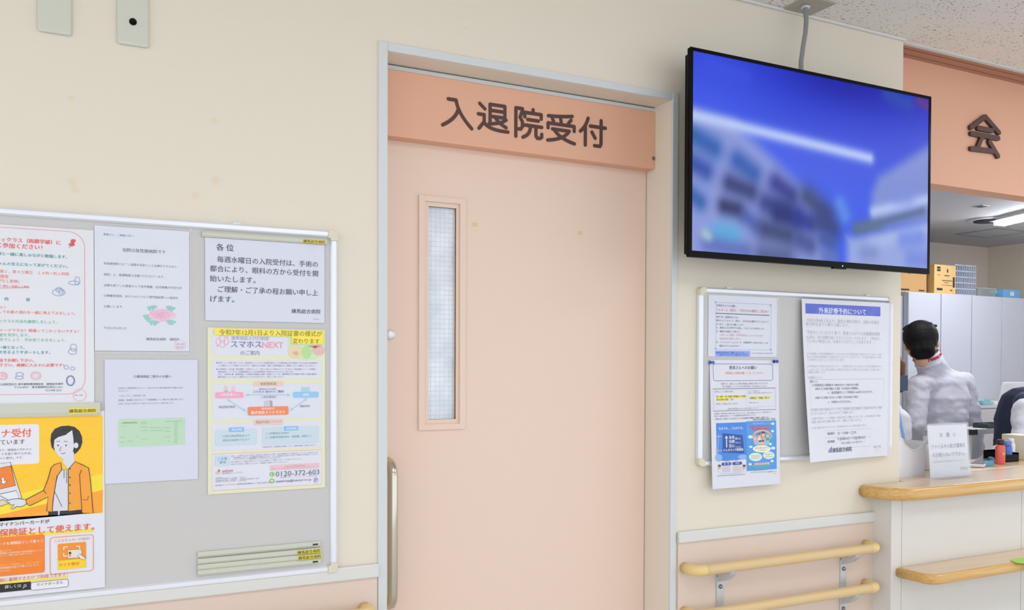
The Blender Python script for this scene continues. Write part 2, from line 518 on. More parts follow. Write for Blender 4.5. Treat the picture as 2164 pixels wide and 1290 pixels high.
def glyph_mesh(s, bold, res):
    k = (s, bold, res)
    if k not in _cache:
        _fc.body = s; _fc.offset = bold; _fc.resolution_u = res; _fc.fill_mode = 'FRONT'
        dg = bpy.context.evaluated_depsgraph_get()
        ev = _fo.evaluated_get(dg); me = ev.to_mesh()
        n = len(me.vertices)
        co = np.empty(n * 3, 'f'); me.vertices.foreach_get('co', co)
        co = co.reshape(-1, 3)[:, :2].copy()
        _cache[k] = (co, [tuple(p.vertices) for p in me.polygons])
        ev.to_mesh_clear()
    return _cache[k]


_pm = {}


def ink(rgb):
    k = rgb if isinstance(rgb, str) else tuple(rgb)
    if k not in _pm:
        _pm[k] = mat('print_' + (k if isinstance(k, str) else '%02x%02x%02x' % k), rgb, 0.42, spec=0.35, coat=0.45, coat_r=0.08, bump=(15, 1.0, 0.010, 1))
    return _pm[k]


LSTEP = 0.00016


class Sheet:
    """a printed sheet: everything is laid out flat on its plane, then bent as one piece"""
    def __init__(s, name, label, cat, Y=-0.014, crop=(0, 0, 1), group=None, warp=None, bend=None):
        s.mb = MB(); s.name, s.label, s.cat, s.group = name, label, cat, group
        s.n = 0; s.Y = Y; s.warp = warp; s.bend = bend; s.crop = crop; s.parts = []

    def P(s, x, y):
        px, py = s.crop[0] + x / s.crop[2], s.crop[1] + y / s.crop[2]
        if s.warp: px, py = s.warp(px, py)
        p = at(px, py, s.Y)
        return p.x, p.z

    def put(s, vs2, fs, col, l):
        s.n += 1
        d = l * LSTEP + s.n * 8e-6
        s.mb.add([(x, s.Y - d, z) for x, z in vs2], fs, ink(col) if not isinstance(col, bpy.types.Material) else col)

    def paper(s, x0, y0, x1, y1, col='dfe1ea', nx=10, nz=14, l=0, m=None):
        X0, Z0 = s.P(x0, y0); X1, Z1 = s.P(x1, y1)
        vs, fs = [], []
        for j in range(nz + 1):
            for i in range(nx + 1):
                vs.append((X0 + (X1 - X0) * i / nx, Z0 + (Z1 - Z0) * j / nz))
        for j in range(nz):
            for i in range(nx):
                a = j * (nx + 1) + i
                fs.append((a, a + nx + 1, a + nx + 2, a + 1))
        s.put(vs, fs, m or col, l)
        if l == 0:
            o = len(s.mb.v)
            s.put(vs, [f[::-1] for f in fs], m or col, -2.5)
            s.rect = (X0, X1, Z1, Z0)

    def box(s, x0, y0, x1, y1, col, r=0, l=1, w=None):
        X0, Z0 = s.P(x0, y0); X1, Z1 = s.P(x1, y1)
        if r:
            k = abs(X1 - X0) / max(1e-6, abs(x1 - x0)); r = r * k
            pts = []
            for cx, cz, a0 in ((X1 - r, Z0 - r, 0), (X0 + r, Z0 - r, 90), (X0 + r, Z1 + r, 180), (X1 - r, Z1 + r, 270)):
                for q in range(6):
                    a = math.radians(a0 + q * 18)
                    pts.append((cx + r * math.cos(a), cz + r * math.sin(a)))
        else:
            pts = [(X1, Z0), (X0, Z0), (X0, Z1), (X1, Z1)]
        if w:
            s._line(pts + [pts[0]], w, col, l)
        else:
            s.put(pts, [list(range(len(pts)))], col, l)

    def _line(s, pts, w, col, l):
        vs, fs = [], []
        n = len(pts)
        closed = (Vector(pts[0]) - Vector(pts[-1])).length < 1e-7
        for i, p in enumerate(pts):
            a = Vector(pts[i - 1] if i else (pts[-2] if closed else pts[0])); b = Vector(pts[i + 1] if i < n - 1 else (pts[1] if closed else pts[-1]))
            d = b - a
            if d.length < 1e-9: d = Vector((1, 0))
            d.normalize(); nn = Vector((-d.y, d.x)) * w / 2
            vs += [tuple(Vector(p) + nn), tuple(Vector(p) - nn)]
            if i: fs.append((2 * i - 2, 2 * i - 1, 2 * i + 1, 2 * i))
        s.put(vs, fs, col, l)

    def line(s, pts, w, col, l=2):
        s._line([s.P(*p) for p in pts], w, col, l)

    def poly(s, pts, col, l=1, edge=None, w=0.0012):
        q = [s.P(*p) for p in pts]
        s.put(q, [list(range(len(q)))], col, l)
        if edge: s._line(q + [q[0]], w, edge, l + 1)

    def oval(s, x, y, rx, ry, col, l=1, w=None, a0=0, a1=360, n=24):
        pts = [s.P(x + rx * math.cos(math.radians(a0 + (a1 - a0) * k / n)), y + ry * math.sin(math.radians(a0 + (a1 - a0) * k / n))) for k in range(n + 1)]
        if w: s._line(pts, w, col, l)
        else: s.put(pts[:-1], [list(range(n))], col, l)

    def text(s, t, x0, x1, y, col='3c3a44', bold=0.0, l=3, res=2, hs=None):
        X0, Z = s.P(x0, y); X1, _ = s.P(x1, y)
        kanji = any(ord(c) >= 0x3041 for c in t) and bold > 0.004
        co, fs = glyph_mesh(t, 0.0 if kanji else bold, res)
        lo, hi = co[:, 0].min(), co[:, 0].max()
        k = (X1 - X0) / (hi - lo)
        kz = hs / s.crop[2] * (X1 - X0) / max(1e-6, (x1 - x0) / s.crop[2]) / 0.93 if hs else k
        mid = 0.385
        if kanji:                             # heavier type: the same word struck twice, a hair apart
            e = bold * 1.3 * k
            s.put([(X0 + (c[0] - lo) * k + e, Z + (c[1] - mid) * kz + e * .4) for c in co], fs, col, l)
            X0 -= e; Z -= e * .4
        s.put([(X0 + (c[0] - lo) * k, Z + (c[1] - mid) * kz) for c in co], fs, col, l)

    def para(s, rows, x0, y0, dy, col='6a6a74', cw=None):
        for i, (t, x1) in enumerate(rows):
            s.text(t, x0, x1, y0 + i * dy, col, res=1)

    def refine(s, mx):
        me = bpy.data.meshes.new('tmp'); me.from_pydata(s.mb.v, [], s.mb.f)
        me.polygons.foreach_set('material_index', s.mb.m)
        bm = bmesh.new(); bm.from_mesh(me)
        for _ in range(8):
            bmesh.ops.triangulate(bm, faces=[f for f in bm.faces if len(f.verts) > 3])
            lg = [e for e in bm.edges if e.calc_length() > mx]
            if not lg: break
            bmesh.ops.subdivide_edges(bm, edges=lg, cuts=1, use_grid_fill=False)
        bm.verts.index_update()
        s.mb.v = [tuple(v.co) for v in bm.verts]
        s.mb.f = [[v.index for v in f.verts] for f in bm.faces]
        s.mb.m = [f.material_index for f in bm.faces]; s.mb.sm = [False] * len(s.mb.f)
        bm.free(); bpy.data.meshes.remove(me)

    def build(s, parent=None):
        if s.bend:
            X0, X1, Z1, Z0 = s.rect
            s.refine(0.02)
            out = []
            for (x, y, z) in s.mb.v:
                u = (x - X0) / (X1 - X0); v = (Z0 - z) / (Z0 - Z1)
                dx, dy, dz = s.bend(u, v)
                out.append((x + dx, y + dy, z + dz))
            s.mb.v = out
        o = s.mb.build(s.name, None, parent, fix=False)
        if not parent: tag(o, s.label, s.cat, s.group)
        return o


def film_material():
    m = mat('laminate_film', (236, 238, 242), 0.12, spec=0.6, alpha=0.32, coat=0.5, bump=(22, 0.4, 0.005))
    return m


M_film = film_material()
GROUP_N = 'notices on the large board'


def notice_board(name, label, x0, x1, z0, z1, fw=0.019):
    b = thing(name, label, 'notice board', ((x0 + x1) / 2, 0, z0))
    fm = MB().box(x0 + fw * .6, x1 - fw * .6, -0.011, -0.002, z0 + fw * .6, z1 - fw * .6).build('felt_panel', M_felt, b)
    q = 0.026
    def rail(x0_, x1_, z0_, z1_, horizontal):
        mb = MB()
        if horizontal:
            prof = [(-0.001, z0_), (-0.014, z0_), (-0.019, z0_ + fw * .25), (-0.019, z0_ + fw * .75), (-0.014, z1_), (-0.001, z1_)]
            mb.prism([(p[0], p[1]) for p in prof], x0_, x1_, None, axis='x')
        else:
            prof = [(x0_, -0.001), (x0_, -0.014), (x0_ + fw * .25, -0.019), (x0_ + fw * .75, -0.019), (x1_, -0.014), (x1_, -0.001)]
            mb.prism(prof, z0_, z1_, None, axis='z')
        return mb.build('frame_rail', M_alu, b, bevel=0.001)
    rail(x0 + q, x1 - q, z1 - fw, z1, True); rail(x0 + q, x1 - q, z0, z0 + fw, True)
    rail(x0, x0 + fw, z0 + q, z1 - q, False); rail(x1 - fw, x1, z0 + q, z1 - q, False)
    for cx, cz, sx, sz in ((x0, z0, 1, 1), (x1, z0, -1, 1), (x0, z1, 1, -1), (x1, z1, -1, -1)):
        r = 0.013
        pts = [(q, 0), (q, fw + .001), (fw + .001, fw + .001), (fw + .001, q), (0, q), (0, r)]
        pts += [(r - r * math.cos(a), r - r * math.sin(a)) for a in [PI / 2 * k / 6 for k in range(1, 6)]] + [(r, 0)]
        MB().prism([(cx + sx * p[0], cz + sz * p[1]) for p in pts], -0.021, -0.001, None, axis='y').build('corner_cap', M_cream, b, bevel=0.0008)
    for fx in (0.13, 0.87):
        if x1 - x0 < 1.2 or fx > 0.5:
            hx_ = x0 + (x1 - x0) * (0.14 if fx < .5 else 0.86)
            MB().prism([(hx_ - .012, z1), (hx_ + .012, z1), (hx_ + .008, z1 + .004), (hx_ - .008, z1 + .004)], -0.012, -0.002, None, axis='y').build('hanging_hook', M_alu2, b)
    return b


notice_board('notice_board', 'large aluminium framed grey notice board left of the door', -1.20, 0.640, 0.8905, 1.7975)
notice_board('notice_board', 'smaller aluminium framed grey notice board below the television', 1.848, 2.762, 1.1105, 1.701)


def magnet_bar(label, px0, py0, px1, py1, tape=None, dot=True, Y=-0.012, group=None):
    a = at(px0, py0, Y - 0.006); b = at(px1, py1, Y - 0.006)
    r = thing('magnet_bar', label, 'magnet bar', ((a.x + b.x) / 2, Y, b.z), group)
    h = abs(a.z - b.z)
    MB().prism([(Y, b.z), (Y - .005, b.z), (Y - .008, b.z + h * .3), (Y - .008, b.z + h * .7), (Y - .005, a.z), (Y, a.z)], a.x, b.x, None, axis='x').build('bar', M_bar, r)
    if tape:
        s = Sheet('name_label', None, None, Y - 0.0085, tape[4])
        s.paper(*tape[:4], col='f0dc50', nx=1, nz=1)
        s.text('練馬総合病院', tape[0] + 6, tape[2] - 6, tape[5], '5a4a10', res=1, bold=0.01)
        s.build(r)['label'] = 'yellow name tape'
    elif dot:
        MB().box(b.x - 0.022, b.x - 0.008, Y - 0.0086, Y - 0.0078, b.z + h * .35, b.z + h * .65).build('printed_mark', M_ink, r)
    return r


c7 = (400, 1120, 5.152)
for i, (yl, yr, tp) in enumerate(((247, 122, None), (322, 190, (1172, 192, 1432, 232, c7, 235)), (386, 254, (1182, 268, 1440, 304, c7, 310)), (447, 318, None))):
    x0, x1 = 92 / c7[2] + 400, 1432 / c7[2] + 400
    dyl = 53
    lab = ('sage magnet bar without label, topmost of the four near the board\'s bottom', 'sage magnet bar with yellow tape, second of the four from the top',
           'sage magnet bar with yellow tape, third of the four from the top', 'sage magnet bar without label, lowest of the four on the board\'s bottom rail')[i]
    za = at(x0, 1120 + yl / 5.152, -0.018).z
    y_r = P2 = None
    # keep the bar level: both ends at the height measured at its left end
    zb = za - 0.0135
    b = at(x1, 1120 + yr / 5.152, -0.018)
    def py_for(px, z, Y=-0.018):
        lo, hi = 600.0, 1400.0
        for _ in range(40):
            mid = (lo + hi) / 2
            if at(px, mid, Y).z > z: lo = mid
            else: hi = mid
        return lo
    yt, yb = py_for(x0, za), py_for(x1, zb)
    if tp:
        ta, tb_ = py_for(400 + tp[0] / 5.152, za - 0.0015, -0.0205), py_for(400 + tp[2] / 5.152, zb + 0.001, -0.0205)
        tm = py_for(400 + tp[0] / 5.152, (za + zb) / 2, -0.0205)
        tp = (tp[0], (ta - 1120) * 5.152, tp[2], (tb_ - 1120) * 5.152, c7, (tm - 1120) * 5.152)
    magnet_bar(lab, x0, yt, x1, yb, tp)

c4 = (420, 470, 5.61)
magnet_bar('sage magnet bar with yellow tape holding the Wednesday notice at the top', 427, 488.5, 691, 517.5, (1235, 200, 1505, 262, c4, 222))
c2 = (0, 840, 2.867)
magnet_bar('sage magnet bar with yellow tape holding the orange and yellow poster', -120, 856, 212, 879, (413, 66, 588, 100, c2, 84))

# ------------------------------------------------------------------ notices on the large board
YN = -0.0128
# 1 parents' class
s = Sheet('notice', 'white notice in red, teal and orange print with a thin red rounded border', 'notice', YN, (0, 430, 3.0), GROUP_N)
s.paper(-330, 112, 598, 1266, 'e4e4e8')
s.box(-300, 132, 540, 1208, 'f08c90', r=110, l=2, w=0.0012)
R1, T1, O1, G1 = 'ee5a56', '149a9a', 'f0806a', '6cc49c'
for t, x0, x1, y, c, bd in (
    ('ティクラス（両親学級）に', -30, 385, 226, R1, .02), ('て参加ください！', -22, 268, 264, R1, .02), ('師と一緒に楽しみながら勉強します。', -16, 425, 318, T1, .014),
    ('ゃんの支えになってあげてください。', -10, 430, 380, T1, .014), ('第２、第４土曜日　１４時～約２時間', 0, 436, 430, O1, 0), ('講堂', 0, 54, 462, O1, 0),
    ('円(１家族)', 0, 120, 491, O1, 0), ('５週位～妊娠３２週位', 0, 186, 523, R1, 0), ('内　　　　容', 30, 190, 606, T1, .015), ('ョン', 0, 38, 657, O1, .008),
    ('してお産の流れを一緒に考えてみましょう。', -6, 480, 687, O1, .01), ('ックスの方法を練習しましょう。', -4, 362, 746, G1, .01),
    ('メージですか？陣痛ってこわくないですよ！', -4, 497, 804, O1, .008), ('室を見学します。', -4, 186, 834, G1, .006), ('所でしょう…予め見ておきましょう。', -4, 418, 864, G1, .006),
    ('一体となって、', -8, 156, 913, T1, .016), ('できるようサポートします。', -8, 318, 944, T1, .016), ('話でお越し下さい。', -6, 214, 995, R1, .016),
    ('下さい、病棟に入るのに必要です！', -4, 405, 1026, R1, .012), ('公益財団法人 東京都医療保健協会　練馬総合病院', 0, 400, 1148, '5a5862', .004),
    ('〒176-8530　東京都練馬区旭丘1-24-1', 92, 396, 1167, '5a5862', 0), ('03-5988-2200', 288, 392, 1186, '5a5862', 0)):
    s.text(t, x0, x1, y, c, bd, res=1)
s.line([(0, 538), (186, 534)], 0.001, R1)
s.oval(455, 262, 20, 12, 'e45a5a'); s.oval(464, 238, 17, 11, 'e45a5a'); s.oval(460, 250, 10, 16, 'd84c4c', l=2); s.line([(447, 270), (438, 284)], 0.0015, 'a0a0c8')
BL = '8c98cc'
for x, y, rx, ry in ((490, 492, 16, 26), (468, 505, 34, 12), (372, 565, 40, 22), (374, 548, 20, 14), (386, 560, 14, 18), (466, 915, 20, 22), (460, 940, 26, 18), (420, 1040, 14, 12), (460, 1048, 14, 10), (125, 1085, 24, 12), (122, 1106, 26, 10)):
    s.oval(x, y, rx, ry, BL, l=2, w=0.0012)
s.oval(447, 1125, 24, 30, '7a84b8', l=2, w=0.003); s.oval(18, 1095, 26, 22, 'f0a0b8', l=2, w=0.002); s.oval(20, 1092, 14, 12, 'f4b8c8'); s.oval(227, 1094, 30, 25, 'f0b0c0', l=2, w=0.002); s.oval(227, 1094, 16, 14, 'f0b0c0', l=2, w=0.001)
s.oval(505, 1216, 42, 38, 'f4b0b4', l=2, w=0.0012); s.text('HD-1328', 474, 524, 1217, '9a7078', res=1)
s.build()

# 2 acute care
s = Sheet('notice', 'white typed notice with a pink peony, below the top rail of the large board', 'notice', YN - 0.0006, (190, 460, 4.033), GROUP_N)
s.paper(38, 66, 848, 1142, 'dee0ea', m=None)
D2 = '7c7c8a'
for t, x0, x1, y, bd in (('患者さん、ご家族の方へ', 115, 372, 142, 0), ('当院は急性期病院です', 278, 645, 275, .008), ('急性期病院とは「２週間を目安とした治療をするための', 118, 740, 390, 0), ('病院」と、医療制度上位置づけられています。', 118, 635, 484, 0),
                     ('治療を終了した患者さんで自宅療養、在宅療養が不安な方', 118, 783, 576, 0), ('は療養型病院、あるいはリハビリ専門施設等への転院を', 118, 752, 665, 0), ('お願いします。', 118, 285, 757, 0),
                     ('平成22年4月1日', 118, 310, 941, 0), ('練馬総合病院　病院長', 480, 762, 1036, .006)):
    s.text(t, x0, x1, y, D2 if y != 941 else 'a4a4b0', bd, res=1)
for x, y, sg_ in ((515, 768, 1), (545, 762, 1), (675, 765, 1), (700, 775, 1), (480, 840, 1), (500, 860, 1), (530, 890, 1), (560, 895, 1), (680, 885, 1), (705, 890, 1)):
    s.oval(x, y, 30, 13, '98ccc4', l=1); s.oval(x - 6, y + 10, 12, 20, '98ccc4', l=1)
s.oval(605, 832, 104, 54, 'f0c4d8', l=2); s.oval(702, 832, 34, 26, 'f0c8da', l=2)
for k in range(14):
    a = k * 2.4; rr = 10 + 5.6 * k
    s.oval(605 + rr * math.cos(a), 832 + rr * .5 * math.sin(a), 20, 12, 'e4a4c0', l=3, w=0.0008, n=10)
s.oval(768, 1085, 46, 42, 'f6c4c8', l=2, w=0.0014); s.text('HD-1325', 738, 800, 1078, '8a7078', res=1); s.text('提出先', 736, 802, 1105, 'f0a8ac', res=1)
s.paper(38, 1144, 848, 1168, m=M_film, nx=2, nz=1, l=0.5); s.paper(850, 80, 866, 1150, m=M_film, nx=1, nz=2, l=0.5)
s.build()

# 3 orange card poster
s = Sheet('poster', 'yellow and orange poster of a short haired woman at a card reader', 'poster', YN - 0.0004, c2, GROUP_N)
s.paper(-500, 104, 636, 1152, 'e4e4ec')
s.poly([(-480, 128), (624, 112), (624, 702), (-480, 762)], 'ffc91e')
s.poly([(-200, 690), (130, 582), (624, 462), (624, 562), (0, 712), (-200, 765)], 'fbe030', l=2)
s.poly([(-400, 790), (0, 712), (624, 562), (620, 696), (0, 735), (-400, 756)], 'ffa828', l=2)
s.box(-300, 176, 238, 402, 'e8e6ec', r=18, l=2)
s.text('マイナ受付', -118, 190, 223, 'f05a2c', .02); s.text('導入しています', -118, 150, 277, '3a3436', .008)
s.text('局で、保険証の代わりに', -12, 192, 322, '5a5456', res=1); s.text('ードを使う新たな方法。', -12, 192, 346, '5a5456', res=1); s.text('「マイナ受付」です。', -30, 140, 372, '5a5456', res=1)
K = '2a2624'
s.poly([(-60, 412), (62, 393), (133, 612), (-60, 662)], 'e0e0e4', l=3, edge=K); s.poly([(-60, 440), (66, 416), (94, 535), (-60, 570)], 'f58220', l=4, edge=K)
s.poly([(6, 490), (24, 484), (28, 508), (42, 506), (26, 528), (2, 516), (12, 512)], 'f0eef0', l=5, edge=K, w=0.001)
s.poly([(-60, 600), (98, 566), (118, 612), (-60, 655)], 'eaeaee', l=5, edge=K); s.poly([(-40, 575), (60, 628), (10, 660), (-40, 640)], 'dcdce0', l=5, edge=K); s.poly([(-40, 640), (20, 620), (60, 640), (5, 660)], 'e0d4b4', l=6, edge=K)
# woman
s.poly([(306, 262), (310, 222), (332, 192), (368, 176), (412, 172), (452, 180), (482, 205), (497, 240), (499, 275), (488, 308), (468, 332), (452, 345), (430, 322), (330, 322), (312, 302)], '282322', l=3)
s.poly([(385, 350), (382, 396), (418, 442), (452, 396), (447, 330)], 'dcdce4', l=4)
s.poly([(326, 300), (330, 258), (352, 242), (405, 226), (438, 206), (444, 246), (448, 300), (440, 335), (405, 364), (380, 370), (355, 357), (336, 330)], 'dedee6', l=5)
s.oval(461, 292, 14, 17, 'dedee6', l=4); s.line([(405, 226), (438, 202)], 0.0022, 'e8e6ea', l=6)
for x in (352, 400): s.oval(x, 292, 4, 6, K, l=6, n=10)
s.line([(340, 270), (364, 266)], 0.001, K, l=6); s.line([(386, 266), (412, 270)], 0.001, K, l=6); s.line([(371, 298), (362, 324), (370, 326)], 0.001, K, l=6); s.line([(370, 338), (382, 343), (398, 337)], 0.0012, K, l=6)
s.poly([(366, 440), (420, 438), (416, 688), (316, 692), (330, 560), (350, 470)], 'dcdce2', l=4, edge=K)
s.poly([(294, 692), (495, 682), (498, 703), (292, 716)], '1e1c20', l=4)
s.poly([(352, 686), (362, 686), (360, 714), (352, 714)], 'dedee4', l=5)
s.poly([(368, 396), (330, 408), (310, 428), (290, 500), (264, 565), (158, 620), (156, 640), (180, 658), (292, 604), (283, 690), (316, 695), (322, 620), (345, 480), (374, 440)], 'f7a22c', l=5, edge=K, w=0.0016)
s.poly([(414, 436), (455, 390), (500, 410), (536, 428), (548, 500), (564, 702), (500, 703), (494, 682), (414, 690)], 'f7a22c', l=5, edge=K, w=0.0016)
s.line([(494, 440), (482, 470), (496, 682)], 0.0014, K, l=7); s.line([(262, 560), (280, 584)], 0.0012, K, l=7); s.line([(500, 620), (530, 622), (536, 600)], 0.0012, K, l=7)
for y in (434, 486, 532, 582, 642): s.oval(424, y, 4, 5, K, l=7, n=8)
s.line([(388, 442), (388, 490)], 0.001, K, l=7); s.line([(404, 442), (404, 520)], 0.001, K, l=7); s.line([(330, 570), (376, 664)], 0.001, K, l=7)
s.poly([(44, 626), (76, 617), (112, 614), (156, 622), (160, 648), (128, 664), (100, 662), (76, 678), (68, 672), (88, 650), (56, 652), (60, 640), (40, 636)], 'dedee6', l=7, edge=K, w=0.0012)
s.text('マイナンバーカードが', -4, 300, 772, '3c3638', .012)
s.poly([(-60, 836), (566, 796), (566, 816), (-60, 858)], 'f8e050', l=1)
s.text('保険証として使えます。', -4, 570, 824, 'f0582c', .016)
s.box(-250, 868, 272, 1062, 'f58426', r=16, l=1)
s.text('ードを保険証として使うと', -6, 262, 890, 'f4ece4', .012, res=1)
for i, (t, x1, y, c) in enumerate((('安心です！', 72, 934, 'fae060'), ('医療費の控除申告や診療情報をもとに', 255, 948, 'f6e4d0'), ('より多くの種類の情報で受診できます。', 196, 962, 'f6e4d0'), ('手続きなしで限度額以上の一時払いが不要に！', 252, 1020, 'fae060'), ('限度額認定証が不要となります。', 240, 1036, 'f6e4d0'), ('支払いが不要です。', 68, 1054, 'f6e4d0'))):
    s.text(t, -4, x1, y, c, .004, res=1)
s.box(303, 852, 566, 1050, 'f59a60', r=18, l=2, w=0.0016)
s.text('このステッカーが目印！', 330, 545, 872, 'f08a5c', .004, res=1)
s.box(350, 890, 522, 1032, 'f7941e', r=8, l=1); s.box(350, 992, 522, 1032, 'fbd428', l=2)
for pts in (((386, 926), (386, 908), (408, 906)), ((462, 904), (482, 902), (482, 920)), ((386, 945), (386, 964), (408, 962))):
    s.line(pts, 0.0022, 'f6efe8', l=3)
s.poly([(410, 926), (494, 920), (494, 972), (410, 977)], 'e8e0cc', l=3, edge=K, w=0.0008); s.oval(424, 944, 8, 9, '4a3a34', l=4, n=12); s.oval(424, 960, 8, 6, 'f09090', l=4, n=12)
s.poly([(470, 958), (486, 950), (516, 972), (510, 986), (486, 978)], 'ece4e0', l=5, edge=K, w=0.0008)
s.text('マイナ受付', 356, 480, 1018, 'f05a2c', .01, l=4)
s.poly([(-60, 1122), (408, 1084), (408, 1098), (-60, 1138)], 'f8e050', l=1)
s.text('事前に登録するだけで利用できます！', -30, 410, 1112, 'f07030', .004, l=3, res=1)
s.box(-60, 1140, 187, 1166, '201c1e', l=1)
s.text('詳しくは', 30, 128, 1150, 'e8e6ea', .006, res=1); s.oval(152, 1142, 7, 7, 'e8e6ea', l=3, w=0.001, n=12); s.line([(147, 1149), (138, 1158)], 0.0012, 'e8e6ea', l=3)
s.box(187, 1124, 414, 1148, 'ecebf0', r=14, l=1); s.box(187, 1124, 414, 1148, '6a6466', r=14, l=2, w=0.001)
s.text('マイナポータル', 222, 382, 1137, '4a4446', res=1)
s.build()

# 4 care insurance card
s = Sheet('notice', 'bluish white notice with a pale green insurance card printed on it', 'notice', YN - 0.0004, (200, 740, 4.3), GROUP_N)
s.paper(90, 86, 938, 1174, 'd8dae8')
for t, x0, x1, y, c, bd in (('介護保険証ご提示のお願い', 352, 695, 242, '70707c', .008), ('改定後の介護報酬算定において、入院される方の要介護認定者の把握が必要と', 215, 805, 348, '90909c', 0), ('なりました。', 215, 306, 374, '90909c', 0), ('つきましては、入院手続きの際', 218, 460, 418, '90909c', 0),
                          ('保険証・医療証に加えまして「介護保険証」もご提示をお願い致します。', 215, 808, 457, '858592', 0), ('お持ちの方は必ず受付までご提示いただきますようお願い致します。', 215, 722, 490, '90909c', 0)):
    s.text(t, x0, x1, y, c, bd, res=1)
s.box(215, 630, 820, 862, 'bedcbc')
s.text('介護保険被保険者証', 245, 390, 664, '7c9c80', .006, res=1)
for x0, x1, y in ((245, 270, 695), (415, 480, 655), (415, 478, 670), (415, 480, 702), (415, 482, 734), (415, 480, 810), (500, 600, 708), (500, 620, 734), (620, 690, 708), (632, 690, 740), (632, 685, 792), (660, 682, 830), (235, 275, 795), (235, 270, 838), (300, 345, 832), (380, 398, 790), (640, 790, 650)):
    s.line([(x0, y), (x1, y - (x1 - x0) * .02)], 0.0012, '9cc09e')
for y in range(660, 850, 14): s.line([(722, y), (752, y - 1)], 0.001, '9cc09e')
s.build()

# 5 Wednesday notice
s = Sheet('notice', 'landscape white notice in large black type about Wednesday admissions', 'notice', YN - 0.001, c4, GROUP_N)
s.paper(75, 178, 1490, 1196, 'd9dbe8')
B5 = '4a4654'
for t, x0, x1, y, bd in (('各 位', 210, 412, 292, .012), ('毎週水曜日の入院受付は、手術の', 218, 1412, 436, .006), ('都合により、眼科の方から受付を開', 132, 1415, 546, .006), ('始いたします。', 132, 672, 664, .006),
                     ('ご理解・ご了承の程お願い申し上', 228, 1412, 792, .006), ('げます。', 138, 420, 906, .006), ('練馬総合病院', 1100, 1442, 1052, .006), ('HD-1627', 1356, 1425, 1150, 0)):
    s.text(t, x0, x1, y, B5 if y < 1100 else '9090a0', bd, res=2)
s.build()

# 6 guarantor leaflet
c5 = (430, 680, 6.789)
s = Sheet('poster', 'pale yellow leaflet with pink and blue diagram boxes and a large telephone number', 'poster', YN - 0.0002, c5, GROUP_N)
s.paper(58, 84, 1745, 2382, 'e6e4c4', nz=18)
W6 = 'dfe0ea'
s.box(130, 130, 1205, 490, W6); s.box(128, 556, 1692, 812, W6); s.box(134, 900, 1692, 1372, W6); s.box(130, 1462, 1692, 1800, W6); s.box(128, 1905, 1692, 2334, 'e2e2ea')
s.box(128, 1905, 1692, 2334, 'f0a898', l=2, w=0.001)
V6 = '8c84b0'; PK = 'f49ab0'
s.text('連帯保証人代行制度', 398, 940, 236, 'a4a2b8', .004)
s.text('スマホス', 392, 830, 322, V6, .03); s.text('NEXT', 842, 1145, 330, PK, .02); s.text('のご案内', 530, 802, 448, V6, .006)
for k, (x, y) in enumerate(((270, 250), (270, 320))):
    s.box(x - 36, y - 52, x + 36, y + 52, PK, r=34, l=2, w=0.0014)
s.oval(215, 285, 34, 46, PK, l=2, w=0.0014, a0=90, a1=300); s.oval(325, 285, 34, 46, PK, l=2, w=0.0014, a0=-90, a1=120)
s.oval(203, 348, 14, 14, PK, l=2, n=12); s.oval(338, 222, 12, 12, PK, l=2, n=12)
s.poly([(1215, 140), (1750, 140), (1735, 470), (1600, 540), (1420, 555), (1290, 500), (1215, 380)], 'd4e6b8')
s.oval(1320, 430, 110, 100, 'e8d4b0', l=2); s.oval(1330, 455, 28, 34, 'd8b888', l=3); s.oval(1300, 450, 20, 20, 'd8b888', l=3); s.oval(1480, 440, 70, 100, 'b4e098', l=2); s.oval(1650, 410, 90, 76, 'e4bcb8', l=3); s.poly([(1490, 345), (1690, 345), (1600, 388)], 'd48088', l=4); s.oval(1600, 362, 26, 18, 'c83c48', l=5)
L6 = '8484a0'
for i, (t, x0, x1, y) in enumerate((('●当院へのご入院にあたっては、株式会社イントラストを連帯保証人とする連帯保証人代行制度スマホスNEXTを新規契約', 182, 1632, 592), ('のご検討としてご利用いただけます。患者さんは原則、個人の連帯保証人をご準備いただく必要はございません。', 206, 1605, 632),
                                   ('●ご利用時は、申込書（誓約書等）の提出をもって、予定の入院より入院後まですべてお支払いの保証期間についてご説明致し', 182, 1620, 684), ('株式会社イントラストを連帯保証人とする保証契約にお申込みいただきたく存じます。', 206, 1300, 722),
                                   ('なお、入院申込書（連帯保証）の内容及び審査の結果・制度については、連帯保証人代行制度の契約と必要な書面で', 206, 1630, 758), ('株式会社イントラストへ請求させていただきますので、予めご了承ください。', 206, 1160, 796))):
    s.text(t, x0, x1, y, L6, 0, res=1)
s.box(712, 860, 1142, 928, 'ecccc0', r=14, l=2); s.text('制度関係図', 816, 1042, 894, '9c7c80', .006, res=1)
s.oval(322, 950, 30, 30, 'ecccc0', l=2); s.oval(322, 1004, 34, 22, 'a8c8cc', l=2); s.oval(425, 955, 28, 28, 'ecccc0', l=2); s.oval(425, 1004, 32, 22, 'f0b8c8', l=2)
s.box(168, 1016, 574, 1096, 'f4a8c0', r=24, l=3); s.text('入院患者さん', 232, 515, 1050, 'f4eef4', .014, l=4, res=1)
s.box(1400, 942, 1524, 1010, 'b0d4e0', l=2); s.box(1282, 1010, 1652, 1090, '98c8ec', r=24, l=3); s.text('病院', 1425, 1510, 1050, 'e8f0f8', .014, l=4, res=1)
s.text('連帯保証人代行制度', 796, 1040, 970, V6, 0, res=1); s.text('スマホス NEXTのご案内', 710, 1150, 1008, '6a60a8', .012, res=1); s.text('入院診療契約', 826, 1042, 1084, V6, 0, res=1)
AR = 'a8d4e0'
